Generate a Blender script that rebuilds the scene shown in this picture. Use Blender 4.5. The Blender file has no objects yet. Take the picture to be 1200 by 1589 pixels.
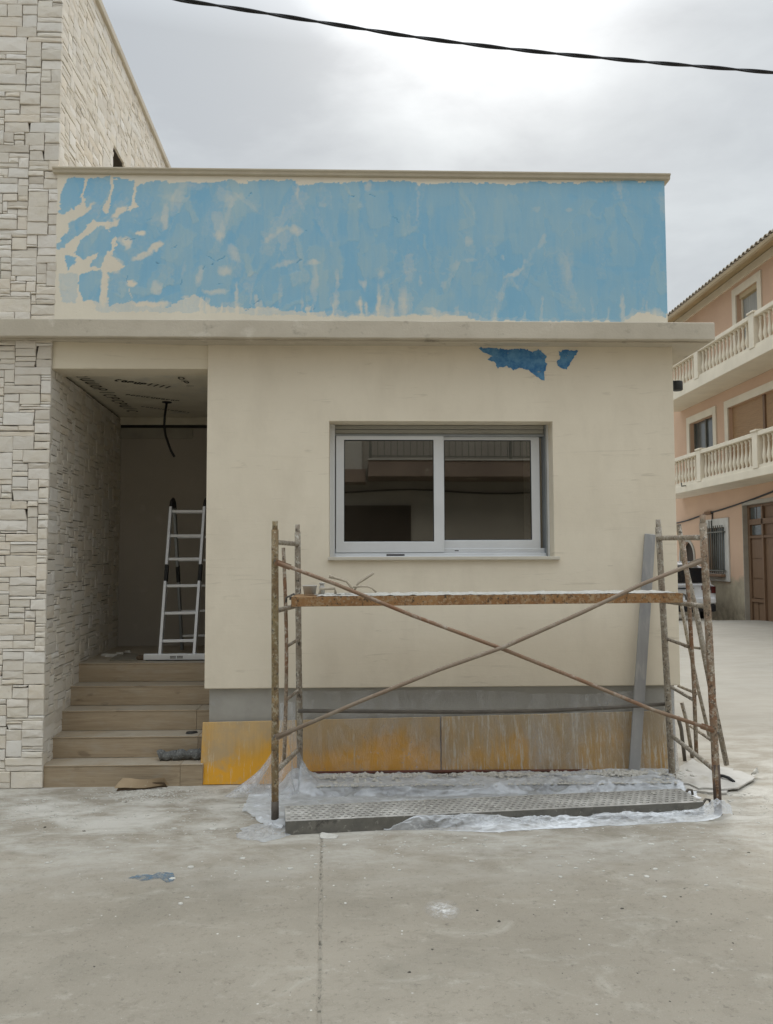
import bpy, math, random
import numpy as np
from mathutils import Vector, Matrix, noise as mn
R = math.radians
C = bpy.context.scene.collection
sc = bpy.context.scene
rnd = random.Random(7)

# ------------------------------------------------------------------ camera
F = 1250.0; W0, H0 = 1200.0, 1589.0
CAM = Vector((0, 0, 1.6))
ROT = (Matrix.Rotation(R(-1.68), 3, 'Z') @ Matrix.Rotation(R(90 + 3.41), 3, 'X') @ Matrix.Rotation(-0.003, 3, 'Z'))
cam_d = bpy.data.cameras.new('camera'); cam = bpy.data.objects.new('camera', cam_d); C.objects.link(cam)
cam_d.sensor_fit = 'VERTICAL'; cam_d.sensor_height = 24; cam_d.sensor_width = 24; cam_d.lens = F / H0 * 24
cam_d.clip_start = 0.05; cam_d.clip_end = 2000
cam.matrix_world = Matrix.Translation(CAM) @ ROT.to_4x4()
sc.camera = cam

# ------------------------------------------------------------------ world: overcast sky, thin bright spot where the sun sits
SUN_EL, SUN_AZ = 41.0, 9.0          # azimuth measured from +Y towards +X
SD = Vector((math.sin(R(SUN_AZ)) * math.cos(R(SUN_EL)), math.cos(R(SUN_AZ)) * math.cos(R(SUN_EL)), math.sin(R(SUN_EL))))
world = bpy.data.worlds.new('World'); sc.world = world; world.use_nodes = True
nt = world.node_tree; nt.nodes.clear(); N = nt.nodes.new; L = nt.links.new
out = N('ShaderNodeOutputWorld'); bg = N('ShaderNodeBackground'); bg.inputs[1].default_value = 0.12
sky = N('ShaderNodeTexSky'); sky.sky_type = 'NISHITA'; sky.sun_disc = False
sky.sun_elevation = R(SUN_EL); sky.sun_rotation = R(SUN_AZ); sky.air_density = 1.6; sky.dust_density = 3
tc = N('ShaderNodeTexCoord'); sep = N('ShaderNodeSeparateXYZ'); L(tc.outputs['Generated'], sep.inputs[0])
mp = N('ShaderNodeMapping'); mp.inputs['Scale'].default_value = (1.0, 1.0, 2.6); L(tc.outputs['Generated'], mp.inputs[0])
n1 = N('ShaderNodeTexNoise'); n1.inputs['Scale'].default_value = 3.3; n1.inputs['Detail'].default_value = 7; n1.inputs['Roughness'].default_value = .55
n1.inputs['Distortion'].default_value = .25; L(mp.outputs[0], n1.inputs[0])
cr = N('ShaderNodeValToRGB'); cr.color_ramp.elements[0].position = .36; cr.color_ramp.elements[0].color = (1.58, 1.70, 1.82, 1)
cr.color_ramp.elements[1].position = .64; cr.color_ramp.elements[1].color = (2.04, 2.18, 2.28, 1); L(n1.outputs[0], cr.inputs[0])
# overcast zenith gradient, steepened above the view to add light on the facade
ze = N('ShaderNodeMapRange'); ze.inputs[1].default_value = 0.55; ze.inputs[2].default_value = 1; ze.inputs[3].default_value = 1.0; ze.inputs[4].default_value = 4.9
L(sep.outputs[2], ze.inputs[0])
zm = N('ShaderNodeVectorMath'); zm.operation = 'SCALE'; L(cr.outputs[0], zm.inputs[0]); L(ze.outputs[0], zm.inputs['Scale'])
dt = N('ShaderNodeVectorMath'); dt.operation = 'DOT_PRODUCT'; dt.inputs[1].default_value = SD; L(tc.outputs['Generated'], dt.inputs[0])
def glow(a, pw, amp):
    m0 = N('ShaderNodeMath'); m0.operation = 'MAXIMUM'; L(dt.outputs['Value'], m0.inputs[0]); m0.inputs[1].default_value = 0
    m1 = N('ShaderNodeMath'); m1.operation = 'POWER'; L(m0.outputs[0], m1.inputs[0]); m1.inputs[1].default_value = pw
    m2 = N('ShaderNodeMath'); m2.operation = 'MULTIPLY'; L(m1.outputs[0], m2.inputs[0]); m2.inputs[1].default_value = amp
    return m2
g1 = glow(dt, 95, 4.0); g2 = glow(dt, 18, .26)
ga = N('ShaderNodeMath'); L(g1.outputs[0], ga.inputs[0]); L(g2.outputs[0], ga.inputs[1])
gn = N('ShaderNodeMath'); gn.operation = 'MULTIPLY'; L(ga.outputs[0], gn.inputs[0])
gr = N('ShaderNodeMapRange'); gr.inputs[1].default_value = .3; gr.inputs[2].default_value = .7; gr.inputs[3].default_value = .55; gr.inputs[4].default_value = 1.3
L(n1.outputs[0], gr.inputs[0]); L(gr.outputs[0], gn.inputs[1])
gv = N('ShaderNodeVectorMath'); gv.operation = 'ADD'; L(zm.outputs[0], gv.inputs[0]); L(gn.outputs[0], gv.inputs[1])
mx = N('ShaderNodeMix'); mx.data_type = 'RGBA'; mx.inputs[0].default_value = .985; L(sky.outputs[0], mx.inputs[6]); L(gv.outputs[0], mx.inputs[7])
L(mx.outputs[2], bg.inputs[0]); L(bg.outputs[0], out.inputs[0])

sl = bpy.data.lights.new('sun', 'SUN'); sl.energy = 0.55; sl.angle = R(24); sl.color = (1, .95, .88)
so = bpy.data.objects.new('sun', sl); C.objects.link(so); so.rotation_euler = SD.to_track_quat('Z', 'Y').to_euler()
vs = sc.view_settings; vs.view_transform = 'Standard'; vs.look = 'None'; vs.gamma = 1; vs.exposure = 1.36; vs.use_curve_mapping = False
try:
    sc.cycles.max_bounces = 8; sc.cycles.transparent_max_bounces = 24; sc.cycles.use_denoising = True
except Exception: pass

# ------------------------------------------------------------------ geometry helpers
def P(px, py, Y):
    d = ROT @ Vector(((px - 600) / F, -(py - 794.5) / F, -1)); return CAM + d * (Y / d.y)
def G(px, py, z=0.0):
    d = ROT @ Vector(((px - 600) / F, -(py - 794.5) / F, -1)); return CAM + d * ((z - CAM.z) / d.z)
RT = ROT.transposed()
def proj(p):
    v = RT @ (Vector(p) - CAM)
    if v.z > -.01: return None
    return 600 + F * v.x / -v.z, 794.5 - F * v.y / -v.z
ORG = {}
def org(par): return ORG.get(par.name, Vector((0, 0, 0))) if par else Vector((0, 0, 0))
V3_ = Vector
class MB:
    def __init__(s): s.v = []; s.f = []; s.sm = []
    def add(s, vs, fs, smooth=False):
        b = len(s.v); s.v += [tuple(v) for v in vs]; s.f += [tuple(b + i for i in f) for f in fs]; s.sm += [smooth] * len(fs); return s
    def box(s, x0, x1, y0, y1, z0, z1):
        return s.add([(x0,y0,z0),(x1,y0,z0),(x1,y1,z0),(x0,y1,z0),(x0,y0,z1),(x1,y0,z1),(x1,y1,z1),(x0,y1,z1)],
                     [(3,2,1,0),(4,5,6,7),(0,1,5,4),(1,2,6,5),(2,3,7,6),(3,0,4,7)])
    def hexa(s, a):   # eight corners: bottom ring then top ring
        return s.add(a, [(3,2,1,0),(4,5,6,7),(0,1,5,4),(1,2,6,5),(2,3,7,6),(3,0,4,7)])
    def obox(s, c, ax, ay, az):   # oriented box: centre and half axes
        c, ax, ay, az = map(Vector, (c, ax, ay, az))
        return s.hexa([c-ax-ay-az, c+ax-ay-az, c+ax+ay-az, c-ax+ay-az, c-ax-ay+az, c+ax-ay+az, c+ax+ay+az, c-ax+ay+az])
    def tube(s, pts, r, n=10, caps=True, jit=0.0):
        pts = [Vector(p) for p in pts]; k = len(pts); rs = r if isinstance(r, (list, tuple)) else [r] * k
        vs = []; up = None
        for i, p in enumerate(pts):
            t = (pts[min(i + 1, k - 1)] - pts[max(i - 1, 0)]).normalized()
            if up is None: up = t.cross(Vector((0, 0, 1)) if abs(t.z) < .9 else Vector((1, 0, 0))).normalized()
            up = (up - t * up.dot(t)).normalized(); w = t.cross(up)
            for j in range(n):
                a = 2 * math.pi * j / n; q = rs[i] * (1 + jit * (rnd.random() - .5))
                vs.append(p + up * math.cos(a) * q + w * math.sin(a) * q)
        fs = [(i*n + j, i*n + (j+1) % n, (i+1)*n + (j+1) % n, (i+1)*n + j) for i in range(k-1) for j in range(n)]
        s.add(vs, fs, True)
        if caps:
            b = len(s.v) - n * k
            s.f += [tuple(b + j for j in range(n))[::-1], tuple(b + (k-1)*n + j for j in range(n))]; s.sm += [False, False]
        return s
    def lathe(s, prof, c=(0,0,0), n=16):
        vs = [(c[0] + r*math.cos(2*math.pi*j/n), c[1] + r*math.sin(2*math.pi*j/n), c[2] + z) for r, z in prof for j in range(n)]
        k = len(prof)
        s.add(vs, [(i*n + j, i*n + (j+1) % n, (i+1)*n + (j+1) % n, (i+1)*n + j) for i in range(k-1) for j in range(n)], True)
        b = len(s.v) - n*k; s.f += [tuple(b + j for j in range(n))[::-1], tuple(b + (k-1)*n + j for j in range(n))]; s.sm += [False]*2
        return s
    def prism(s, poly, ax, a0, a1):   # extrude a 2-D polygon along axis 0/1/2
        def mk(p, a):
            q = list(p); q.insert(ax, a); return q
        n = len(poly); vs = [mk(p, a0) for p in poly] + [mk(p, a1) for p in poly]
        return s.add(vs, [tuple(range(n))[::-1], tuple(range(n, 2*n))] + [(i, (i+1) % n, n + (i+1) % n, n + i) for i in range(n)])
    def build(s, name, mat, parent=None, at=None, bevel=0, fix=False, **props):
        o0 = org(parent) if at is None else Vector(at)
        me = bpy.data.meshes.new(name)
        me.from_pydata([tuple(Vector(v) - o0) for v in s.v], [], s.f)
        me.polygons.foreach_set('use_smooth', s.sm)
        me.validate()
        if fix:
            import bmesh
            bm = bmesh.new(); bm.from_mesh(me); bmesh.ops.recalc_face_normals(bm, faces=bm.faces); bm.to_mesh(me); bm.free()
        if mat: me.materials.append(mat)
        o = bpy.data.objects.new(name, me); C.objects.link(o)
        if at is not None: o.location = o0; ORG[o.name] = o0
        elif parent: ORG[o.name] = o0
        if parent: o.parent = parent
        if bevel:
            b = o.modifiers.new('bevel', 'BEVEL'); b.width = bevel; b.segments = 2; b.limit_method = 'ANGLE'; b.angle_limit = R(40)
        for k, v in props.items(): o[k] = v
        return o
def thing(name, label, cat, loc=(0,0,0), group=None):
    o = bpy.data.objects.new(name, None); C.objects.link(o); o.location = loc; o.empty_display_size = .2
    ORG[o.name] = Vector(loc); o['label'] = label; o['category'] = cat
    if group: o['group'] = group
    return o
def part_empty(name, parent):
    o = bpy.data.objects.new(name, None); C.objects.link(o); o.parent = parent; ORG[o.name] = org(parent); return o
def fbm(x, y, z=0, o=4):
    return mn.fractal(Vector((x, y, z)), 1.0, 2.0, o)

# ------------------------------------------------------------------ materials
class M:
    def __init__(s, name, rough=.8, metal=0, spec=.3):
        s.m = bpy.data.materials.new(name); s.m.use_nodes = True; s.nt = s.m.node_tree
        s.b = s.nt.nodes['Principled BSDF']; s.out = s.nt.nodes['Material Output']
        s.b.inputs['Roughness'].default_value = rough; s.b.inputs['Metallic'].default_value = metal
        s.b.inputs['Specular IOR Level'].default_value = spec
        s.tc = s.n('ShaderNodeTexCoord'); s.co = s.tc.outputs['Object']
    def n(s, t, **k):
        q = s.nt.nodes.new(t)
        for a, v in k.items(): setattr(q, a, v)
        return q
    def l(s, a, b): s.nt.links.new(a, b)
    def mapped(s, scale=(1,1,1), loc=(0,0,0), rot=(0,0,0), co=None):
        q = s.n('ShaderNodeMapping'); q.inputs['Scale'].default_value = scale; q.inputs['Location'].default_value = loc; q.inputs['Rotation'].default_value = rot
        s.l(co or s.co, q.inputs[0]); return q.outputs[0]
    def noise(s, scale, detail=4, rough=.55, co=None, dist=0):
        q = s.n('ShaderNodeTexNoise'); q.inputs['Scale'].default_value = scale; q.inputs['Detail'].default_value = detail
        q.inputs['Roughness'].default_value = rough; q.inputs['Distortion'].default_value = dist; s.l(co or s.co, q.inputs[0]); return q.outputs[0]
    def vor(s, scale, co=None, feat='F1'):
        q = s.n('ShaderNodeTexVoronoi'); q.inputs['Scale'].default_value = scale; q.feature = feat; s.l(co or s.co, q.inputs[0]); return q.outputs['Distance']
    def ramp(s, f, a, b, lo=0., hi=1.):
        q = s.n('ShaderNodeMapRange'); q.inputs[1].default_value = a; q.inputs[2].default_value = b; q.inputs[3].default_value = lo; q.inputs[4].default_value = hi
        s.l(f, q.inputs[0]); return q.outputs[0]
    def mix(s, f, a, b, blend='MIX'):
        q = s.n('ShaderNodeMix', data_type='RGBA', blend_type=blend)
        for sock, v in ((q.inputs[0], f), (q.inputs[6], a), (q.inputs[7], b)):
            if isinstance(v, (int, float)): sock.default_value = v
            elif isinstance(v, tuple): sock.default_value = (*v, 1)
            else: s.l(v, sock)
        return q.outputs[2]
    def math(s, op, a, b=0):
        q = s.n('ShaderNodeMath', operation=op)
        for sock, v in zip(q.inputs, (a, b)):
            if isinstance(v, (int, float)): sock.default_value = v
            else: s.l(v, sock)
        return q.outputs[0]
    def col(s, c): 
        if isinstance(c, tuple): s.b.inputs['Base Color'].default_value = (*c, 1)
        else: s.l(c, s.b.inputs['Base Color'])
        return s
    def bump(s, h, dist=.002, strength=1.):
        q = s.n('ShaderNodeBump'); q.inputs['Distance'].default_value = dist; q.inputs['Strength'].default_value = strength
        s.l(h, q.inputs['Height'])
        prev = s.b.inputs['Normal'].links
        if prev: s.l(prev[0].from_socket, q.inputs['Normal'])
        s.l(q.outputs[0], s.b.inputs['Normal']); return s
def simple(name, c1, c2, scale=6, rough=.8, metal=0, bumpd=.001, bscale=80, stretch=(1,1,1), spec=.3, spots=None, lo=.35, hi=.65):
    m = M(name, rough, metal, spec); co = m.mapped(stretch)
    c = m.mix(m.ramp(m.noise(scale, 6, .6, co), lo, hi), c1, c2)
    if spots:
        for (col, sc_, a, b) in spots: c = m.mix(m.ramp(m.noise(sc_, 5, .65, co), a, b), c, col)
    m.col(c); m.bump(m.noise(bscale, 4, .6, co), bumpd)
    return m.m
MT = {}
# render (facade mortar)
def facade_mat(name, base, k=1.0):
    m = M(name, .9, 0, .15); a, b2, c3 = base
    c = m.mix(m.ramp(m.noise(1.3, 6, .62), .35, .66), a, b2)
    c = m.mix(m.ramp(m.noise(3.2, 6, .65, m.mapped((1,1,.45))), .48, .78, 0, .55*k), c, c3)
    sc1 = m.mapped((.8, 1, 9), rot=(0, .08, 0))           # trowel drag marks, near horizontal
    sc1b = m.noise(2.2, 5, .62, sc1, 1.4)
    c = m.mix(m.math('MULTIPLY', m.ramp(sc1b, .60, .66, 0, .38), m.ramp(m.noise(1.7, 3), .42, .58)), c, (c3[0]*.72, c3[1]*.7, c3[2]*.66))
    c = m.mix(m.ramp(m.noise(60, 3, .6), .72, .8, 0, .5*k), c, (.2, .18, .15))
    m.col(c); m.bump(m.noise(140, 4, .65), .0007); m.bump(m.noise(3.5, 4, .5), .006); m.bump(sc1b, .0008)
    return m.m
MT['facade'] = facade_mat('cream_render', ((.77,.695,.56), (.72,.645,.515), (.62,.55,.435)))
MT['lintel'] = facade_mat('smooth_cream_render', ((.74,.67,.53), (.70,.63,.50), (.60,.53,.415)), .4)
MT['cap'] = simple('cap_stone', (.52,.46,.35), (.46,.40,.30), 5, .7)
MT['slab'] = simple('cast_slab', (.56,.505,.41), (.47,.42,.335), 2.2, .9, bumpd=.002, bscale=60,
    spots=[((.20,.175,.14), 5, .60, .80), ((.66,.61,.52), 3.3, .60, .74), ((.1,.085,.065), 42, .70, .78)])
MT['plinth'] = simple('grey_render', (.40,.385,.345), (.33,.315,.28), 3, .9, spots=[((.35,.34,.31), 6, .58, .7)])
MT['mortar'] = simple('mortar_bed', (.075,.062,.048), (.05,.042,.033), 30, .95)
def stone_mat():
    m = M('pale_split_stone', .88, 0, .2)
    oi = m.n('ShaderNodeObjectInfo'); ge = m.n('ShaderNodeNewGeometry')
    r = m.math('FRACT', m.math('ADD', m.math('MULTIPLY', oi.outputs['Random'], 7.31), ge.outputs['Random Per Island']))
    q = m.n('ShaderNodeValToRGB'); e = q.color_ramp; m.l(r, q.inputs[0])
    cols = [(.72,.66,.56), (.62,.565,.47), (.77,.73,.665), (.68,.60,.48), (.74,.69,.59), (.57,.515,.43), (.75,.72,.66), (.72,.64,.52)]
    e.elements[0].color = (*cols[0], 1); e.elements[1].position = 1; e.elements[1].color = (*cols[-1], 1)
    for i, c in enumerate(cols[1:-1]): x = e.elements.new((i + 1) / 7); x.color = (*c, 1)
    off = m.n('ShaderNodeCombineXYZ'); m.l(m.math('MULTIPLY', r, 40), off.inputs[0]); m.l(m.math('MULTIPLY', r, 23), off.inputs[2])
    va = m.n('ShaderNodeVectorMath', operation='ADD'); m.l(m.co, va.inputs[0]); m.l(off.outputs[0], va.inputs[1])
    co = va.outputs[0]
    n_ = m.noise(9, 6, .62, m.mapped((1,1,2.2), co=co), .5)
    c = m.mix(m.ramp(n_, .32, .72, 0, .6), q.outputs[0], (.72,.68,.62))
    c = m.mix(m.ramp(m.noise(14, 5, .7, co), .55, .75, 0, .45), c, (.52,.44,.34))
    c = m.mix(m.ramp(m.noise(70, 3, .6, co), .66, .76, 0, .4), c, (.27,.235,.19))
    m.col(c); m.bump(m.noise(26, 6, .7, m.mapped((1,1,2), co=co)), .003); m.bump(m.noise(150, 3, .6, co), .001)
    return m.m
MT['stone'] = stone_mat()
def ground_mat():
    m = M('worn_concrete', .88, 0, .2)
    sp = m.n('ShaderNodeSeparateXYZ'); m.l(m.co, sp.inputs[0])
    nm_ = m.ramp(sp.outputs[1], 7.5, 5.2, 0, 1)
    A = lambda f: m.math('MULTIPLY', f, nm_)
    c = m.mix(m.ramp(m.noise(.55, 5, .6), .33, .68), (.255,.225,.177), (.345,.306,.245))
    c = m.mix(A(m.ramp(m.noise(1.9, 7, .7, m.mapped((.8,1.3,1)), .6), .52, .74, 0, .8)), c, (.225,.203,.16))
    c = m.mix(A(m.ramp(m.noise(3.1, 8, .75, m.mapped((.8,1.2,1), (3,7,0)), .6), .55, .72, 0, .55)), c, (.44,.41,.345))
    c = m.mix(A(m.ramp(m.noise(9, 9, .85), .54, .66, 0, .55)), c, (.165,.142,.108))
    c = m.mix(A(m.ramp(m.noise(6.5, 9, .85, m.mapped((1,1.3,1), (9,4,0))), .56, .68, 0, .5)), c, (.47,.435,.37))
    c = m.mix(A(m.ramp(m.noise(32, 6, .8), .56, .66, 0, .6)), c, (.13,.115,.09))
    c = m.mix(m.ramp(m.noise(180, 2, .6), .60, .75, 0, .5), c, (.45,.43,.39))
    # dust around the works, thicker towards the facade
    near = m.ramp(sp.outputs[1], 3.9, 5.2)
    dust = m.ramp(m.noise(2.6, 7, .7, m.mapped((.8,1.6,1), (1,4,0)), .3), .40, .60)
    c = m.mix(m.math('MULTIPLY', m.math('MULTIPLY', near, dust), .95), c, (.54,.515,.46))
    # faint tyre and hose streaks running across
    c = m.mix(A(m.ramp(m.noise(2.4, 8, .78, m.mapped((.6, 1.6, 1), rot=(0,0,.12)), .8), .58, .70, 0, .5)), c, (.20,.178,.14))
    # tiny plaster drops
    v = m.vor(17, m.mapped((1,1,0)))
    c = m.mix(m.math('MULTIPLY', m.ramp(v, .10, .07), m.ramp(m.noise(2.3, 3), .52, .6)), c, (.62,.60,.55))
    v2 = m.vor(23, m.mapped((1,1,0), (5,3,0)))
    c = m.mix(m.math('MULTIPLY', m.ramp(v2, .060, .045), m.ramp(m.noise(2.0, 3, .5, m.mapped((1,1,1),(9,2,0))), .52, .6)), c, (.10,.095,.08))
    far_ = m.ramp(sp.outputs[1], 5.5, 8.0, 0, .88)
    c = m.mix(far_, c, m.mix(m.ramp(m.noise(.35, 3, .5), .4, .62), (.275,.255,.215), (.315,.29,.245)))
    m.col(c); m.bump(A(m.noise(60, 6, .7)), .003); m.bump(A(m.noise(5, 5, .6)), .003); m.bump(A(m.noise(260, 2, .6)), .0008)
    return m.m
MT['ground'] = ground_mat()
MT['groove'] = simple('joint_filler', (.10,.09,.07), (.27,.24,.192), 24, .95, lo=.36, hi=.50)
def paint_mat():
    m = M('blue_brushed_coat', .85, 0, .2)
    at = m.n('ShaderNodeAttribute', attribute_name='paint'); as_ = m.n('ShaderNodeAttribute', attribute_name='tone')
    base = m.mix(m.ramp(m.noise(1.4, 5, .6), .35, .65), (.76,.70,.575), (.70,.64,.525))
    blue = m.mix(m.ramp(as_.outputs['Fac'], 0, 1), (.235,.465,.63), (.375,.525,.575)); blue = m.mix(m.ramp(as_.outputs['Fac'], -.1, -.9), blue, (.05,.13,.21))
    blue = m.mix(m.ramp(m.noise(5, 6, .7, m.mapped((2.2,1,.5))), .5, .75, 0, .3), blue, (.20,.43,.60))
    blue = m.mix(m.ramp(m.noise(3, 6, .7, m.mapped((1,1,.3))), .56, .74, 0, .22), blue, (.40,.55,.60))
    pn = m.math('ADD', at.outputs['Fac'], m.math('MULTIPLY', m.math('SUBTRACT', m.noise(38, 5, .7), .5), .35))
    m.col(m.mix(m.ramp(pn, .12, .88), base, blue))
    m.bump(m.noise(140, 4, .6), .0006); m.bump(m.noise(4, 4, .5), .004); m.bump(as_.outputs['Fac'], .0015)
    return m.m
MT['paint'] = paint_mat()
MT['blue'] = simple('strong_blue_paint', (.045,.165,.36), (.10,.27,.46), 14, .7, spots=[((.20,.36,.48), 9, .58, .72), ((.03,.11,.25), 22, .62, .75)])
def scraped(name, c1, c2):
    m = M(name, .7, 0, .3); m.col(m.mix(m.ramp(m.noise(14, 5, .7), .4, .6), c1, c2))
    tr = m.n('ShaderNodeBsdfTransparent'); ms = m.n('ShaderNodeMixShader')
    f = m.ramp(m.noise(16, 7, .8, m.mapped((1,1,1.8), rot=(0,.5,0)), .5), .60, .66, 1, 0)
    m.l(f, ms.inputs[0]); m.l(tr.outputs[0], ms.inputs[1]); m.l(m.b.outputs[0], ms.inputs[2]); m.l(ms.outputs[0], m.out.inputs[0]); return m.m
MT['blue'] = scraped('strong_blue_paint', (.045,.165,.36), (.12,.29,.47))
MT['bluestain'] = simple('faded_blue_stain', (.145,.205,.25), (.20,.245,.265), 30, .9, spots=[((.30,.285,.245), 40, .5, .62)])
MT['alu'] = simple('satin_aluminium', (.74,.755,.77), (.69,.705,.72), 4, .4, .3, .0002, 200, spec=.5)
MT['alu_dark'] = simple('grey_track', (.33,.35,.36), (.28,.30,.31), 4, .45, .5, .0002, 200)
MT['shutter'] = simple('shutter_slat_lacquer', (.36,.35,.31), (.33,.32,.28), 4, .5, .2, .0002, 200)
MT['rubber'] = simple('black_rubber', (.02,.02,.02), (.03,.03,.03), 40, .6)
MT['sill'] = simple('pale_sill_stone', (.58,.54,.45), (.53,.49,.41), 5, .7)
def glass_mat(name, refl=.16, tint=(.55,.56,.55)):
    m = M(name); m.nt.nodes.remove(m.b)
    tr = m.n('ShaderNodeBsdfTransparent'); tr.inputs[0].default_value = (*tint, 1)
    gl = m.n('ShaderNodeBsdfGlossy'); gl.inputs['Roughness'].default_value = .012; gl.inputs[0].default_value = (.92,.92,.9,1)
    fr = m.n('ShaderNodeFresnel'); fr.inputs[0].default_value = 1.5
    f = m.math('ADD', fr.outputs[0], refl - .04)
    ms = m.n('ShaderNodeMixShader'); m.l(f, ms.inputs[0]); m.l(tr.outputs[0], ms.inputs[1]); m.l(gl.outputs[0], ms.inputs[2]); m.l(ms.outputs[0], m.out.inputs[0])
    return m.m
MT['glass'] = glass_mat('window_glass')
def film_mat(name, lo, hi, a, b, scale=3, stretch=(1,1,1), colr=(.78,.80,.82), fine=True):
    m = M(name); m.nt.nodes.remove(m.b)
    tr = m.n('ShaderNodeBsdfTransparent'); tr.inputs[0].default_value = (.97,.97,.97,1)
    df = m.n('ShaderNodeBsdfDiffuse'); df.inputs[0].default_value = (*colr, 1)
    tl = m.n('ShaderNodeBsdfTranslucent'); tl.inputs[0].default_value = (*colr, 1)
    gl = m.n('ShaderNodeBsdfGlossy'); gl.inputs['Roughness'].default_value = .27; gl.inputs[0].default_value = (.9,.92,.95,1)
    m1 = m.n('ShaderNodeMixShader'); m1.inputs[0].default_value = .35; m.l(df.outputs[0], m1.inputs[1]); m.l(tl.outputs[0], m1.inputs[2])
    m2 = m.n('ShaderNodeMixShader'); m2.inputs[0].default_value = .2; m.l(m1.outputs[0], m2.inputs[1]); m.l(gl.outputs[0], m2.inputs[2])
    co = m.mapped(stretch)
    f = m.ramp(m.noise(scale, 7, .7, co, .6), a, b, lo, hi)
    if fine:
        f = m.math('ADD', f, m.ramp(m.noise(scale*7, 5, .75, co, 1.0), .6, .72, 0, .35))
    lw = m.n('ShaderNodeLayerWeight'); lw.inputs[0].default_value = .35
    f = m.math('MINIMUM', m.math('ADD', f, m.math('MULTIPLY', lw.outputs['Facing'], .35)), .97)
    ms = m.n('ShaderNodeMixShader'); m.l(f, ms.inputs[0]); m.l(tr.outputs[0], ms.inputs[1]); m.l(m2.outputs[0], ms.inputs[2]); m.l(ms.outputs[0], m.out.inputs[0])
    bp = m.n('ShaderNodeBump'); bp.inputs['Distance'].default_value = .01; m.l(m.noise(scale*4, 3, .5, co, 1.2), bp.inputs['Height'])
    for q in (df, gl, tl): m.l(bp.outputs[0], q.inputs['Normal'])
    return m.m
MT['film_wall'] = film_mat('clear_dusty_film', .08, .40, .45, .72, 3.4, (1.5,1,.7))
MT['film_ground'] = film_mat('white_dusty_film', .30, .78, .35, .62, 1.8, (.8,2.0,1), (.80,.82,.84))
MT['film_dense'] = film_mat('bunched_white_film', .20, .80, .34, .60, 3, (.5,3,1), (.84,.86,.88))
def rust_mat(name, cols, spot=True, dash=(.62,.60,.54)):
    m = M(name, .75, .15, .3); a, b2, c3 = cols
    c = m.mix(m.ramp(m.noise(7, 5, .65, m.mapped((1,1,.6))), .38, .62), a, b2)
    c = m.mix(m.ramp(m.noise(16, 5, .7), .52, .66), c, c3)
    c = m.mix(m.ramp(m.noise(38, 6, .78), .52, .60, 0, .9), c, dash)
    c = m.mix(m.ramp(m.noise(46, 5, .78, m.mapped((1,1,.8),(4,4,4))), .55, .62, 0, .9), c, (.055,.045,.035))
    m.col(c); m.bump(m.noise(90, 5, .7), .002); return m.m
MT['pole_yellow'] = rust_mat('rusty_yellow_tube', ((.24,.19,.10), (.20,.13,.07), (.36,.25,.13)), dash=(.42,.38,.28))
MT['pole_rust'] = rust_mat('rusty_orange_tube', ((.27,.215,.155), (.25,.135,.075), (.36,.31,.24)), dash=(.50,.455,.38))
MT['pole_grey'] = rust_mat('mortar_caked_tube', ((.33,.29,.23), (.24,.19,.14), (.38,.34,.28)), dash=(.52,.49,.42))
MT['brace'] = simple('rusty_brace_tube', (.24,.125,.07), (.27,.20,.14), 5, .7, .15, .001, 90, (1,1,1), spots=[((.38,.33,.27), 12, .56, .7), ((.1,.065,.045), 30, .6, .72)])
MT['brace_grey'] = simple('dull_brace_tube', (.27,.22,.165), (.24,.175,.125), 5, .75, .1, .001, 90, spots=[((.36,.32,.26), 9, .5, .7), ((.1,.08,.06), 30, .62, .72)])
MT['tube_dark'] = simple('dark_steel_tube', (.12,.11,.095), (.17,.15,.125), 9, .6, .3, .001, 90, spots=[((.3,.27,.22), 20, .64, .74)])
MT['channel'] = rust_mat('orange_plank_edge', ((.36,.20,.085), (.24,.125,.055), (.42,.30,.17)), dash=(.40,.30,.19))
MT['plaster'] = simple('dried_plaster', (.58,.555,.50), (.47,.45,.40), 20, .95, bumpd=.004, bscale=60)
MT['steel_plank'] = simple('plaster_dusted_steel', (.44,.42,.385), (.33,.315,.285), 7, .7, .2, .001, 80, spots=[((.56,.54,.50), 5, .5, .68), ((.17,.16,.145), 12, .64, .76)])
MT['plank_side'] = simple('dirty_steel_side', (.13,.125,.11), (.19,.18,.155), 10, .75, .2, .001, 80, spots=[((.36,.34,.30), 34, .6, .72), ((.06,.055,.05), 9, .6, .72)])
MT['dark'] = simple('dark_gap_fill', (.03,.028,.025), (.05,.045,.04), 10, .9)  # near-black fill for gaps and the painted shade below the perforated deck
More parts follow.
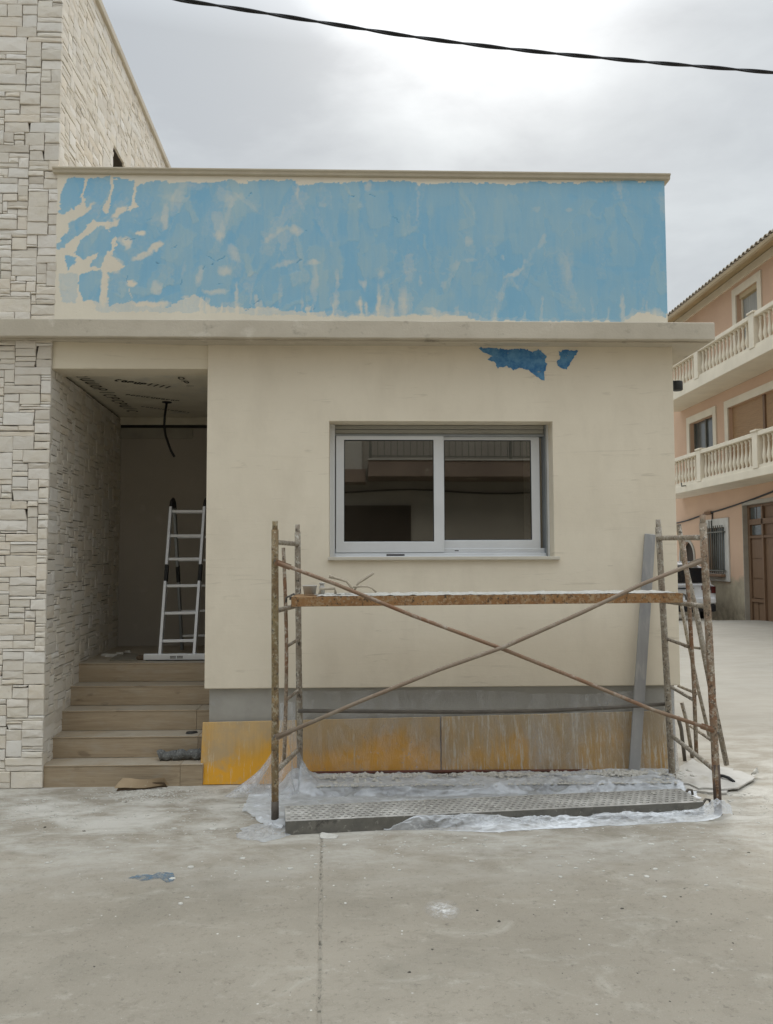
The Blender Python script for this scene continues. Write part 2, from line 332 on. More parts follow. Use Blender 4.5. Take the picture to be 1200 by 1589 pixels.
def board_mat(name, drips):
    m = M(name, .75, 0, .25)
    w = m.noise(2.2, 5, .6, m.mapped((3,1,.5)))
    c = m.mix(m.ramp(m.noise(2.3, 3, .5), .38, .62), (.62,.35,.07), (.50,.31,.11))
    c = m.mix(m.ramp(m.noise(18, 5, .7, m.mapped((3.5,1,.18))), .45, .75, 0, .5), c, (.30,.19,.08))
    sp = m.n('ShaderNodeSeparateXYZ'); m.l(m.co, sp.inputs[0])
    yz = m.math('ADD', sp.outputs[2], m.math('MULTIPLY', m.math('SUBTRACT', m.noise(3.0, 4, .55, m.mapped((1,1,.6),(1,0,5))), .5), .55))
    c = m.mix(m.ramp(yz, .30, .14, 0, .95 if not drips else .25), c, (.74,.37,.035))
    c = m.mix(m.ramp(yz, .22, .38, 0, .6), c, (.50,.385,.235))
    if drips:
        # grey plaster runs, thick at the top edge and thinning downwards
        g = m.noise(7, 6, .7, m.mapped((3.2,1,.42)), .4)
        t = m.ramp(sp.outputs[2], .05, .42, .17, -.11)
        g2 = m.math('SUBTRACT', g, t)
        c = m.mix(m.ramp(m.noise(1.7, 3, .5, m.mapped((1,1,.7),(8,0,3))), .50, .40, 0, .8), c, (.42,.30,.16))
        c = m.mix(m.ramp(g2, .47, .60, 0, .5), c, (.42,.35,.25))
        c = m.mix(m.ramp(m.noise(13, 6, .8, m.mapped((4.0,1,.30), (2,0,1)), .2), .52, .60, 0, .9), c, (.64,.58,.47))
    else:
        c = m.mix(m.ramp(m.noise(2.6, 6, .7, m.mapped((1,1,1),(2,0,0))), .50, .62, 0, .7), c, (.42,.325,.20))
        c = m.mix(m.ramp(m.noise(12, 6, .8, m.mapped((3.6,1,.35), (3,0,1)), .2), .58, .66, 0, .75), c, (.60,.52,.38))
    m.col(c); m.bump(m.noise(30, 6, .75, m.mapped((2,1,.6))), .003); return m.m
MT['board'] = board_mat('yellow_shuttering_face', False)
MT['board_drip'] = board_mat('plaster_streaked_shuttering_face', True)
MT['board_edge'] = simple('orange_board_edge', (.45,.17,.04), (.35,.12,.03), 20, .8)
def wood_tile():
    m = M('wood_look_tile', .55, 0, .4)
    oi = m.n('ShaderNodeObjectInfo'); off = m.n('ShaderNodeCombineXYZ'); m.l(m.math('MULTIPLY', oi.outputs['Random'], 30), off.inputs[2])
    va = m.n('ShaderNodeVectorMath', operation='ADD'); m.l(m.co, va.inputs[0]); m.l(off.outputs[0], va.inputs[1]); co = va.outputs[0]
    g = m.noise(5, 6, .65, m.mapped((.55,4.5,9), co=co), 1.2)
    c = m.mix(m.ramp(g, .35, .68), (.30,.228,.148), (.40,.318,.215))
    c = m.mix(m.ramp(m.noise(2.1, 3, .5, m.mapped((1.2,2,4), co=co), 1.6), .62, .70, 0, .5), c, (.13,.09,.055))
    c = m.mix(m.ramp(m.noise(6, 6, .7, m.mapped((.7,1,2), co=co)), .5, .72, 0, .45), c, (.40,.36,.29))
    ge = m.n('ShaderNodeNewGeometry'); sx = m.n('ShaderNodeSeparateXYZ'); m.l(ge.outputs['Normal'], sx.inputs[0])
    c = m.mix(m.math('MULTIPLY', m.ramp(sx.outputs[2], .6, .9), m.ramp(m.noise(3.5, 6, .7, co=co), .35, .68, .12, .75)), c, (.44,.405,.34))   # settled building dust on what faces up
    m.col(c); m.bump(g, .0008); return m.m
MT['tile'] = wood_tile()
MT['ceiling'] = simple('moisture_board', (.74,.69,.56), (.64,.59,.475), 3.5, .9, spots=[((.60,.57,.49), 5, .55, .68)])
MT['print'] = simple('black_board_print', (.04,.038,.03), (.06,.055,.045), 30, .9)
MT['backwall'] = simple('grey_membrane_wall', (.46,.42,.365), (.41,.375,.325), 1.6, .9, spots=[((.50,.46,.41), 4, .6, .75)])
MT['backstrip'] = simple('grey_plasterboard', (.42,.40,.34), (.33,.31,.265), 5, .9)
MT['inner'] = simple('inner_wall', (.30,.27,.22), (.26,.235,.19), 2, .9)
MT['pink'] = None
def pink_mat():
    m = M('salmon_render', .9, 0, .15)
    c = m.mix(m.ramp(m.noise(.8, 5, .6), .35, .68), (.60,.42,.295), (.55,.375,.265))
    sp = m.n('ShaderNodeSeparateXYZ'); m.l(m.co, sp.inputs[0])
    zz = m.math('ADD', sp.outputs[2], m.math('MULTIPLY', m.math('SUBTRACT', m.noise(1.3, 5, .7), .5), .8))
    c = m.mix(m.ramp(zz, 1.12, .95), c, m.mix(m.ramp(m.noise(3, 6, .7), .4, .65), (.42,.365,.265), (.33,.285,.21)))
    c = m.mix(m.ramp(zz, .55, .25, 0, .75), c, m.mix(m.ramp(m.noise(5, 6, .7), .42, .6), (.30,.26,.19), (.17,.14,.10)))
    m.col(c); m.bump(m.noise(20, 6, .7), .006); return m.m
MT['pink'] = pink_mat()
MT['trim'] = simple('cream_trim', (.72,.65,.52), (.65,.585,.465), 2, .8, bscale=30)
MT['trim_white'] = simple('white_lime_trim', (.60,.58,.53), (.52,.50,.45), 3, .85)
MT['eave'] = simple('ochre_eave', (.50,.40,.24), (.42,.33,.20), 1.5, .85)
MT['gutter'] = simple('tan_gutter', (.44,.35,.22), (.38,.30,.19), 2, .6)
MT['rooftile'] = simple('weathered_roof_tile', (.34,.31,.26), (.42,.36,.28), 8, .9)
MT['blind'] = simple('tan_roller_blind', (.38,.24,.125), (.34,.21,.11), 3, .6, stretch=(1,1,8))
MT['curtain'] = simple('pale_curtain', (.42,.42,.38), (.30,.30,.28), 5, .9, stretch=(1,6,.4))
MT['far_glass'] = simple('dark_far_glass', (.055,.06,.055), (.10,.11,.105), 1.2, .12, spec=.6)
MT['wood_door'] = simple('brown_door_wood', (.165,.10,.06), (.20,.125,.075), 4, .6, stretch=(1,6,.6))
MT['door_stone'] = simple('grey_jamb_render', (.42,.39,.33), (.35,.32,.27), 3, .9)
MT['bars'] = simple('green_grey_iron', (.13,.13,.11), (.17,.165,.14), 8, .6, .2)
MT['brick_sill'] = simple('brown_sill_brick', (.25,.16,.10), (.20,.125,.08), 10, .9)
MT['carpaint'] = simple('white_car_paint', (.80,.81,.82), (.78,.79,.80), 2, .28, 0, .0001, 20, spec=.5)
MT['carblack'] = simple('black_car_plastic', (.018,.018,.02), (.028,.028,.03), 20, .5)
MT['carglass'] = simple('tinted_car_glass', (.012,.013,.015), (.02,.022,.024), 2, .08, spec=.6)
MT['taillight'] = simple('dark_red_lamp', (.10,.012,.012), (.07,.01,.01), 4, .2, spec=.6)
MT['plate'] = simple('number_plate_sheet', (.60,.60,.58), (.55,.55,.53), 20, .4)
MT['plate_ink'] = simple('plate_ink', (.04,.04,.05), (.05,.05,.06), 20, .5)
MT['cable'] = simple('black_cable_sheath', (.018,.018,.02), (.03,.03,.032), 30, .5)
MT['cardboard'] = simple('torn_cardboard', (.36,.27,.17), (.30,.22,.135), 6, .95, spots=[((.46,.40,.30), 16, .6, .72)])
MT['card_dark'] = simple('cardboard_core', (.10,.07,.045), (.14,.10,.065), 60, .95)
MT['grey_pad'] = simple('grey_fleece', (.10,.10,.095), (.17,.17,.16), 60, .98, bumpd=.01, bscale=130, spots=[((.33,.33,.31), 70, .56, .66)])
MT['sheet_white'] = simple('white_foam_sheet', (.53,.51,.47), (.44,.42,.38), 5, .9, spots=[((.40,.37,.31), 8, .58, .7)])
MT['tool_white'] = simple('plaster_smeared_plastic', (.52,.50,.46), (.42,.40,.36), 14, .8, bumpd=.002)
MT['tool_tan'] = simple('plaster_smeared_handle', (.46,.40,.31), (.36,.31,.24), 24, .85, bumpd=.002)
MT['pebble'] = simple('dark_grit', (.07,.062,.05), (.12,.105,.085), 40, .9)
MT['lamp_dark'] = simple('dark_lamp_housing', (.03,.03,.028), (.04,.04,.038), 10, .5)
MT['opp_wall'] = simple('pale_opposite_render', (.40,.37,.31), (.35,.32,.27), 1.2, .9)
MT['opp_brown'] = simple('brown_slab_paint', (.26,.195,.15), (.20,.15,.115), 2, .9, spots=[((.42,.37,.30), 2.2, .64, .7)])
MT['opp_door'] = simple('dark_garage_wood', (.035,.025,.018), (.05,.036,.026), 3, .7)
MT['opp_light'] = simple('light_neighbour_render', (.50,.47,.41), (.46,.43,.37), 1.2, .9)

# ------------------------------------------------------------------ ground
def sstep(a, b, x):
    t = max(0, min(1, (x - a) / (b - a))); return t * t * (3 - 2 * t)
def gz(x, y):
    if y < 9: return 0.0
    z = .095 * sstep(12, 19, y) - .19 * sstep(19.2, 22.6, y)
    return z * sstep(2.5, 8, x)
def make_ground():
    xs = [-60, -30, -15, -8] + [-5 + .25 * i for i in range(19)]
    xs = [x for x in xs if x < -.35]; gl = len(xs)
    xr = [x for x in [-.05 + .3 * i for i in range(50)]] + [16, 20, 30, 60]
    ys = [-30, -15, -8, -4, -2, -1, 0, 1, 1.8]
    y = 2.2
    while y < 4.842: ys.append(y); y += .022
    ys += [4.846, 4.850, 4.857, 4.861]; y = 4.88
    while y < 5.9: ys.append(y); y += .022
    ys += [6.2, 6.6, 7, 7.5, 8, 9, 10, 11, 12, 13, 14, 15, 16, 17, 18, 18.5, 19, 19.5, 20, 20.5, 21, 21.5, 22, 22.5, 23, 24, 26, 30, 40, 80, 200]
    vs = []; nx = gl + 4 + len(xr)
    for j, y in enumerate(ys):
        yy = max(2, min(6, y)); gx = -.235 + (4.62 - yy) * .047
        w = .009 + .009 * abs(fbm(0, y * 19)) if 2 < y < 5.95 else .003
        ja = .007 * fbm(3, y * 30) ; jb = .007 * fbm(9, y * 33)
        row = [(x, 0) for x in xs] + [(gx - w + ja, 0), (gx - w * .5 + ja, -.0035), (gx + w * .5 + jb, -.0035), (gx + w + jb, 0)] + [(x, 0) for x in xr]
        for x, dz in row:
            z = gz(x, y) + dz
            if 4.849 < y < 4.858 and x < gx: z -= .004
            vs.append((x, y, z))
    fs = [(j*nx + i, j*nx + i + 1, (j+1)*nx + i + 1, (j+1)*nx + i) for j in range(len(ys)-1) for i in range(nx-1)]
    mb = MB(); mb.add(vs, fs); o = mb.build('ground', MT['ground'], None, kind='structure')
    o.data.materials.append(MT['groove'])
    mi = [1 if (i % (nx-1)) in (gl, gl+1, gl+2) and 2 <= ys[i // (nx-1)] < 5.8 else 0 for i in range(len(o.data.polygons))]
    # keep only the floor of the joint dark
    mi = [m if (i % (nx-1)) == gl + 1 else 0 for i, m in enumerate(mi)]
    o.data.polygons.foreach_set('material_index', mi)
    return o
make_ground()

# ------------------------------------------------------------------ house
YF = 5.95                     # facade plane
XL = P(320, 800, YF).x; XR = P(1050, 800, YF).x
ZB = P(600, 1067, YF).z; ZS = P(600, 525, 5.745).z + .004      # render bottom, soffit
XPL = P(75, 700, 5.95).x      # porch left
house = thing('house', 'single-storey cream rendered house with blue-painted parapet and sliding window', 'house', ((XL+XR)/2, YF, 0))
YS = 5.745                    # slab front
wl, wr = P(511, 760, YF).x, P(859, 760, YF).x; wt, wb = P(690, 654, YF).z, P(690, 865, YF).z
YB = 10.5
# facade wall with the window opening, front layer is render
mb = MB()
def frame_wall(mb, x0, x1, z0, z1, hx0, hx1, hz0, hz1, y0, y1):
    o = [(x0,z0),(x1,z0),(x1,z1),(x0,z1)]; h = [(hx0,hz0),(hx1,hz0),(hx1,hz1),(hx0,hz1)]
    vs = [(a,y0,b) for a,b in o] + [(a,y0,b) for a,b in h] + [(a,y1,b) for a,b in o] + [(a,y1,b) for a,b in h]
    fs = []
    for i in range(4):
        j = (i+1) % 4
        fs += [(i, j, 4+j, 4+i), (8+j, 8+i, 12+i, 12+j), (j, i, 8+i, 8+j), (4+i, 4+j, 12+j, 12+i)]
    mb.add(vs, fs)
frame_wall(mb, XL, XR, ZB, ZS, wl, wr, wb, wt, YF, YF + .30)
mb.build('facade_wall', MT['facade'], house, bevel=.006)
MB().box(XR - .25, XR, YF + .301, YB, .0, ZS).build('side_wall', MT['facade'], house)
MB().box(XL + .03, XR - .035, YF + .035, YF + .30, -.05, ZB).build('plinth', MT['plinth'], house, bevel=.004)
MB().box(XL, XL + .12, YF + .301, 8.1, .0, ZS).build('porch_wall', MT['inner'], house)
MB().box(XL + .12, XR - .25, YF + .301, YB, .60, .72).build('room_floor', MT['inner'], house)
MB().box(XL + .12, XR - .25, YB - .1, YB, .72, ZS).build('room_wall', MT['inner'], house)
# roof slab: sized to overhang front and right
SX1 = P(1110, 510, YS).x; SZ0 = P(600, 525, YS).z; SZ1 = P(600, 497, YS).z
pts = []
mb = MB()
nn = 60; x0s = -4.2
# front edge as a slightly uneven casting
vsl = []
for i in range(nn + 1):
    x = x0s + (SX1 - x0s) * i / nn; e = .004 * fbm(x * 3, 1); e2 = .003 * fbm(x * 4, 5)
    vsl += [(x, YS + e, SZ0 + e2), (x, YS + e2, SZ1 + e), (x, YB, SZ1), (x, YB, SZ0)]
fsl = []
for i in range(nn):
    a = 4*i; b = a + 4
    fsl += [(a, b, b+1, a+1), (a+1, b+1, b+2, a+2), (a+2, b+2, b+3, a+3), (a+3, b+3, b, a)]
fsl += [(0,1,2,3), (4*nn+3, 4*nn+2, 4*nn+1, 4*nn)]
mb.add(vsl, fsl); mb.build('roof_slab', MT['slab'], house, bevel=.008)
# drip groove strip under the front edge
MB().box(x0s, SX1 - .03, YS + .045, YS + .06, SZ0 - .012, SZ0 - .001).build('drip_bead', MT['slab'], house)
# parapet with brushed blue paint, as a fine grid so that the strokes are a surface attribute
YP = 5.92
PXL = P(87, 380, YP).x; PXR = P(1034, 400, YP).x; PZ0 = SZ1 - .003; PZ1 = P(600, 276, YP).z
def vnoise(u, v, s, seed):
    rg = np.random.RandomState(seed); g = rg.rand(64, 64)
    a = u / s; b = v / s; i = np.floor(a).astype(int); j = np.floor(b).astype(int); fa = a - i; fb = b - j
    fa = fa*fa*(3-2*fa); fb = fb*fb*(3-2*fb); i %= 63; j %= 63
    return (g[j,i]*(1-fa) + g[j,i+1]*fa)*(1-fb) + (g[j+1,i]*(1-fa) + g[j+1,i+1]*fa)*fb
def inpoly(u, v, poly):
    c = np.zeros(u.shape, bool); n = len(poly)
    for k in range(n):
        x1, y1 = poly[k]; x2, y2 = poly[(k+1) % n]
        if y1 == y2: continue
        c ^= ((y1 > v) != (y2 > v)) & (u < (x2-x1)*(v-y1)/(y2-y1) + x1)
    return c
def paint_field(U, V):
    w = lambda s, a, k: (vnoise(U, V, s, k) - .5) * a
    u = U + w(16, 5, 1) + w(5, 3, 2) + w(2.3, 2.0, 3); v = V + w(16, 5, 4) + w(5, 3.5, 5) + w(2.3, 2.2, 6)
    a = np.zeros(U.shape)
    z = lambda L_: [(60 + x/2.222, 240 + y/2.222) for x, y in L_]
    polys = [([(70,198),(78,130),(105,82),(152,80),(142,160),(112,188),(80,204)],1), ([(172,85),(242,80),(236,150),(212,205),(165,195),(155,140)],1),
     ([(257,88),(326,95),(316,172),(280,205),(222,225),(248,180)],1), ([(340,105),(385,92),(380,130),(345,180),(332,160)],1),
     ([(98,237),(165,178),(200,192),(188,225),(130,282),(70,322),(66,305),(108,262)],1), ([(165,195),(250,200),(240,230),(190,235)],.85),
     ([(150,290),(212,250),(262,282),(215,340),(150,358),(125,335)],1), ([(88,345),(125,352),(128,378),(105,398)],.9),
     ([(176,378),(243,306),(248,325),(212,392)],1), ([(148,405),(212,402),(206,505),(150,500),(140,440)],1),
     ([(235,410),(300,398),(312,500),(240,518)],1), ([(75,415),(135,410),(130,512),(78,505)],.38),
     ([(245,215),(345,180),(335,110),(400,90),(560,100),(650,88),(700,98),(860,84),(885,98),(1000,95),(1200,92),(1300,90),(1300,525),(1210,540),(1100,545),(1020,540),(1015,530),(930,540),(905,545),(760,525),(600,530),(530,480),(440,525),(320,508),(300,400),(250,350),(270,290),(235,255)],1)]
    def grow(p):
        if len(p) > 9: return p
        cx, cy = sum(q[0] for q in p)/len(p), sum(q[1] for q in p)/len(p); return [(cx + (x-cx)*1.07, cy + (y-cy)*1.06) for x, y in p]
    polys = [(grow(p), k) for p, k in polys]
    for p, k in polys: a = np.maximum(a, inpoly(u, v, z(p)) * k)
    big = [(500,292),(620,285),(760,284),(900,283),(1040,280),(1040,486),(1012,488),(985,478),(960,497),(880,497),(820,494),(745,494),(735,484),(660,485),(635,489),(560,484),(500,484)]
    a = np.maximum(a, inpoly(u, v, big) * 1.0)
    low = inpoly(u, v, [(500,470),(1034,470),(1034,493),(990,484),(960,500),(745,500),(700,489),(600,490),(500,489)])*.75
    a = np.maximum(a, low)
    a = np.maximum(a, .34*inpoly(u, v, [(140,460),(330,455),(520,470),(760,480),(760,491),(520,492),(330,486),(150,484)]))
    rq = np.random.RandomState(77)
    for k in range(46):
        x_ = rq.uniform(300, 1020); w_ = rq.uniform(1.2, 4.5); b_ = rq.uniform(8, 34); d = np.clip((w_ - np.abs(u - x_))/1.2, 0, 1)*np.clip((v - (488 - b_))/6, 0, 1)
        a *= 1 - d*rq.uniform(.25, .85)*(1 if x_ < 600 else .4)
    # cream scrapes and gaps
    holes = [(345,272,20,9,.2,.9),(300,305,14,20,.3,.6),(290,300,22,12,.2,.5),(400,320,28,12,-.5,.8),(352,350,34,12,-.3,.7),(265,385,22,26,.5,.55),(318,445,16,12,0,.9),(665,338,20,32,-.5,.75),(630,400,18,20,0,.8),
      (600,474,48,11,.05,.9),(548,420,12,36,.1,.75),(878,262,22,18,.3,.8),(612,278,18,14,.4,.6),(940,440,13,75,.03,.6),(938,375,26,10,0,.75),(1020,430,9,36,0,.7),(1105,442,16,14,.5,.6),(498,490,16,9,0,.9),
      (674,482,6,40,0,.95),(752,520,9,14,0,.8),(826,475,12,60,0,.45),(835,378,44,9,-.3,.6),(800,282,46,8,-.6,.5),(222,455,13,58,0,.8),(1125,108,9,16,0,.6),(885,120,5,28,0,.7),(400,460,20,22,.3,.5),(490,400,10,40,.2,.4),
      (1095,512,14,12,0,.6),(1016,505,9,40,0,.7),(530,108,60,14,.1,.4),(470,160,20,50,.2,.3),(430,215,10,50,.1,.4),(1000,500,6,40,0,.4),(900,515,6,30,0,.6),(385,515,60,10,0,.8),(275,200,30,10,-.7,.9),(252,240,26,9,-.5,.8),(140,205,60,8,-.6,.95),
      (1060,120,3,30,0,.4),(725,500,5,30,0,.5),(650,520,40,10,0,.5),(965,170,14,12,0,.4),(1105,180,18,12,0,.35),(650,160,18,20,0,.35),(1180,540,40,20,0,.8),(1160,500,10,50,0,.5)]
    for x, y, rx, ry, an, k in holes:
        cx, cy = 60 + x/2.222, 240 + y/2.222; rx, ry = rx/2.222, ry/2.222
        d = ((np.cos(an)*(u-cx) + np.sin(an)*(v-cy))/rx)**2 + ((-np.sin(an)*(u-cx) + np.cos(an)*(v-cy))/ry)**2
        a *= 1 - (k if x < 480 else k*.62)*np.clip((1.6 - d)/(1.0 if x < 480 else 1.5), 0, 1)
    h2 = [(345,288,18,12,.4,.5),(465,345,9,9,0,.6),(575,180,16,14,0,.45),(600,285,10,30,.4,.6),(560,330,12,40,.7,.35),(510,388,26,9,-.6,.65),(480,405,22,5,-.5,.5),(130,492,15,42,0,.8),(690,188,16,8,0,.55),(355,352,26,9,0,.45),(185,420,8,20,0,.5),(262,436,10,14,0,.5),
      (300,372,26,14,-.3,.35),(100,322,16,16,0,.35),(180,180,4,120,0,.3),(370,200,6,30,0,.3),(20,110,18,18,0,.4),(45,500,8,34,0,.7),(55,400,10,14,.5,.5),(240,525,45,12,.3,.8),(900,540,30,10,0,.5),(980,530,26,18,-.3,.8),(440,290,10,40,0,.25),(680,370,22,60,0,.3),(755,200,8,26,0,.4),(5,430,8,26,0,.6)]
    for x, y, rx, ry, an, k in h2:
        cx, cy = 560 + x/2.143, 240 + y/2.143; rx, ry = rx/2.143, ry/2.143
        d = ((np.cos(an)*(u-cx) + np.sin(an)*(v-cy))/rx)**2 + ((-np.sin(an)*(u-cx) + np.cos(an)*(v-cy))/ry)**2
        a *= 1 - k*.55*np.clip((1.7 - d)/1.5, 0, 1)
    # overlapping brush passes: straight-sided strokes, each a slightly different thickness
    rg = np.random.RandomState(11); tone = np.full(U.shape, .38)
    for k in range(520):
        cx = rg.uniform(85, 1040); cy = rg.uniform(275, 500); big_ = rg.rand() < .55
        an = rg.normal(0, .25) + (0 if big_ else rg.normal(0, .6)); L_ = rg.uniform(14, 60); wd = rg.uniform(7, 20) if big_ else rg.uniform(3, 10)
        if cx < 330: an += .6; L_ *= .6
        du = (u-cx)*np.cos(an) + (v-cy)*np.sin(an); dv = -(u-cx)*np.sin(an) + (v-cy)*np.cos(an)
        m_ = np.clip((wd - np.abs(du))/1.6, 0, 1)*np.clip((L_ - np.abs(dv))/3., 0, 1)
        val = np.clip(rg.normal(.40, .36), 0, 1); op = rg.uniform(.35, .9)
        tone = tone*(1 - m_*op) + val*m_*op
        if rg.rand() < .16: a *= 1 - m_*rg.uniform(.04, .18)
        if rg.rand() < .30:      # ridge left along one edge of a pass
            e_ = np.clip(1 - np.abs(du - wd)/.9, 0, 1)*np.clip((L_ - np.abs(dv))/3., 0, 1); tone = tone + e_*rg.choice([.5, -.35])
    streak = vnoise(U*1.0, V*.12, 3.2, 21)
    tone = np.clip(tone + (streak - .5)*.22 + (vnoise(U, V, 60, 31) - .5)*.4 - .10*np.clip((U-700)/330, 0, 1), 0, 1)
    rt = np.clip((U - 480)/520, 0, 1); tone = .34 + (tone - .34)*(1 - .35*rt) - .04*rt
    for k in range(20):       # short dark drips and trowel nicks
        cx = rg.uniform(150, 640); cy = rg.choice([rg.uniform(400, 486), rg.uniform(300, 480)]); an = rg.choice([0, 1.35, 1.2, -1.2]) + rg.normal(0, .15); L_ = rg.uniform(3, 9)
        du = (u-cx)*np.cos(an) + (v-cy)*np.sin(an); dv = -(u-cx)*np.sin(an) + (v-cy)*np.cos(an)
        m_ = np.clip((.9 - np.abs(du))/.6, 0, 1)*np.clip((L_ - np.abs(dv))/1.5, 0, 1); tone = tone*(1 - m_) - .55*m_; a = np.maximum(a, m_*.8)
    tone = np.clip(tone, -1.1, 1)
    return np.clip(a, 0, 1), tone

nu, nv = 640, 168
us = np.linspace(PXL, PXR, nu); zs = np.linspace(PZ0, PZ1, nv)
UU = np.zeros((nv, nu)); VV = np.zeros((nv, nu))
a0, a1, b0, b1 = proj((PXL, YP, PZ0)), proj((PXR, YP, PZ0)), proj((PXL, YP, PZ1)), proj((PXR, YP, PZ1))
s_, t_ = np.meshgrid(np.linspace(0, 1, nu), np.linspace(0, 1, nv))
for k, A in ((0, UU), (1, VV)): A[:] = (a0[k]*(1-s_) + a1[k]*s_)*(1-t_) + (b0[k]*(1-s_) + b1[k]*s_)*t_
pa, tn = paint_field(UU, VV)
mb = MB()
gx_, gzz = np.meshgrid(us, zs)
verts = [(float(x), YP, float(z)) for x, z in zip(gx_.ravel(), gzz.ravel())]
faces = [(j*nu + i, j*nu + i + 1, (j+1)*nu + i + 1, (j+1)*nu + i) for j in range(nv-1) for i in range(nu-1)]
mb.add(verts, faces)
mb.add([(PXL,YP,PZ0),(PXR,YP,PZ0),(PXR,YP,PZ1),(PXL,YP,PZ1),(PXL,YP+.2,PZ0),(PXR,YP+.2,PZ0),(PXR,YP+.2,PZ1),(PXL,YP+.2,PZ1)],
       [(1,5,6,2),(5,4,7,6),(4,0,3,7),(3,2,6,7),(0,4,5,1)])
po = mb.build('parapet', MT['paint'], house)
for nm, arr in (('paint', pa), ('tone', tn)):
    at = po.data.attributes.new(nm, 'FLOAT', 'POINT'); at.data.foreach_set('value', np.concatenate([arr.ravel(), np.zeros(8)]).astype(np.float32))
MB().box(PXR - .2, PXR - .003, YP + .201, YB, PZ0, PZ1).build('side_parapet', MT['facade'], house)
# parapet coping with a small moulded nose
cz0, cz1 = PZ1, P(600, 267, YP).z
prof = [(YP - .035, cz1), (YP - .035, cz1 - .012), (YP - .025, cz1 - .02), (YP - .022, cz0 + .006), (YP - .003, cz0 + .001), (YP + .23, cz0 + .001), (YP + .23, cz1)]
cxr = P(1041, 272, YP - .03).x; cxl = P(81, 265, YP - .03).x
MB().prism(prof, 0, cxl, cxr).build('parapet_coping', MT['cap'], house, bevel=.003)
MB().box(PXR - .23, cxr, YP + .232, YB, cz0 + .001, cz1).build('side_coping', MT['cap'], house, bevel=.003)

# blue paint slap marks under the soffit: thin ragged coats on the render
def ragged(pts, Y, amp=1.6, n=2.2, seed=0):
    out_ = []
    for k in range(len(pts)):
        (x1, y1), (x2, y2) = pts[k], pts[(k+1) % len(pts)]
        m = max(2, int(math.hypot(x2-x1, y2-y1) / n))
        for i in range(m):
            t = i / m; x = x1 + (x2-x1)*t; y = y1 + (y2-y1)*t
            out_.append((x + amp*fbm(x*.4, y*.4, seed) + amp*.35*fbm(x*2.1, y*2.1, seed), y + amp*fbm(x*.4+50, y*.4, seed) + amp*.35*fbm(x*2.1+9, y*2.1, seed)))
    return out_
def decal(name, pts, fn, mat, parent, off, **kw):
    vs = [fn(x, y) for x, y in pts]; n = len(vs); offv = Vector(off)
    mb = MB(); mb.add([v + offv for v in vs] + [Vector(v) + offv*.1 for v in vs], [tuple(range(n))] + [(i, (i+1) % n, n + (i+1) % n, n + i) for i in range(n)])
    return mb.build(name, mat, parent, **kw)
decal('paint_patch', ragged([(742,540),(765,540),(790,543),(812,541),(826,546),(836,542),(848,552),(846,560),(849,566),(844,578),(845,590),(838,588),(830,584),(822,575),(808,571),(796,574),(786,568),(772,572),(768,562),(757,558),(764,552),(752,548)], YF, 2.6), lambda x, y: P(x, y, YF), MT['blue'], house, (0,-.003,0))
decal('paint_patch', ragged([(866,546),(880,543),(897,544),(890,556),(886,562),(880,573),(869,571),(864,562),(870,556)], YF, 2.2), lambda x, y: P(x, y, YF), MT['blue'], house, (0,-.003,0))

# lintel, porch ceiling and back wall
LZ0 = P(200, 572, YF + .02).z
_lx = P(74, 560, 5.875).x; _lz = P(100, 572, 5.875).z
MB().hexa([V3_((_lx, 5.875, _lz)), V3_((XL-.001, YF+.018, LZ0)), V3_((XL-.001, YF+.22, LZ0)), V3_((_lx-.1, YF+.22, LZ0-.02)),
           V3_((_lx, 5.875, ZS)), V3_((XL-.001, YF+.018, ZS)), V3_((XL-.001, YF+.22, ZS)), V3_((_lx-.1, YF+.22, ZS))]).build('lintel', MT['lintel'], house, bevel=.004)
CB = P(190, 650, 8.1)
PB = 8.1
ceil_o = MB().box(-2.75, XL - .001, YF + .221, PB, LZ0 + .012, LZ0 + .03).build('porch_ceiling', MT['ceiling'], house)
MB().box(-2.75, XL - .001, YF + .221, PB, LZ0 + .031, ZS).build('ceiling_void', MT['ceiling'], house)
FZ = .76
MB().box(-2.75, XL - .001, PB, PB + .08, FZ - .1, LZ0 + .5).build('back_wall', MT['backwall'], house)
bz1, bz0 = P(200, 664, PB - .02).z, P(200, 680, PB - .02).z
MB().box(-2.46, P(300, 670, PB).x, PB - .022, PB - .001, bz0, bz1).build('plasterboard_strip', MT['backstrip'], house, bevel=.002)
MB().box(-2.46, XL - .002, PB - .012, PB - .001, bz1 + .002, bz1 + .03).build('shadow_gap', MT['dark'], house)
MB().box(-2.46, XL - .002, PB - .03, PB - .001, bz1 + .032, LZ0 + .01).build('header_board', MT['ceiling'], house, bevel=.002)
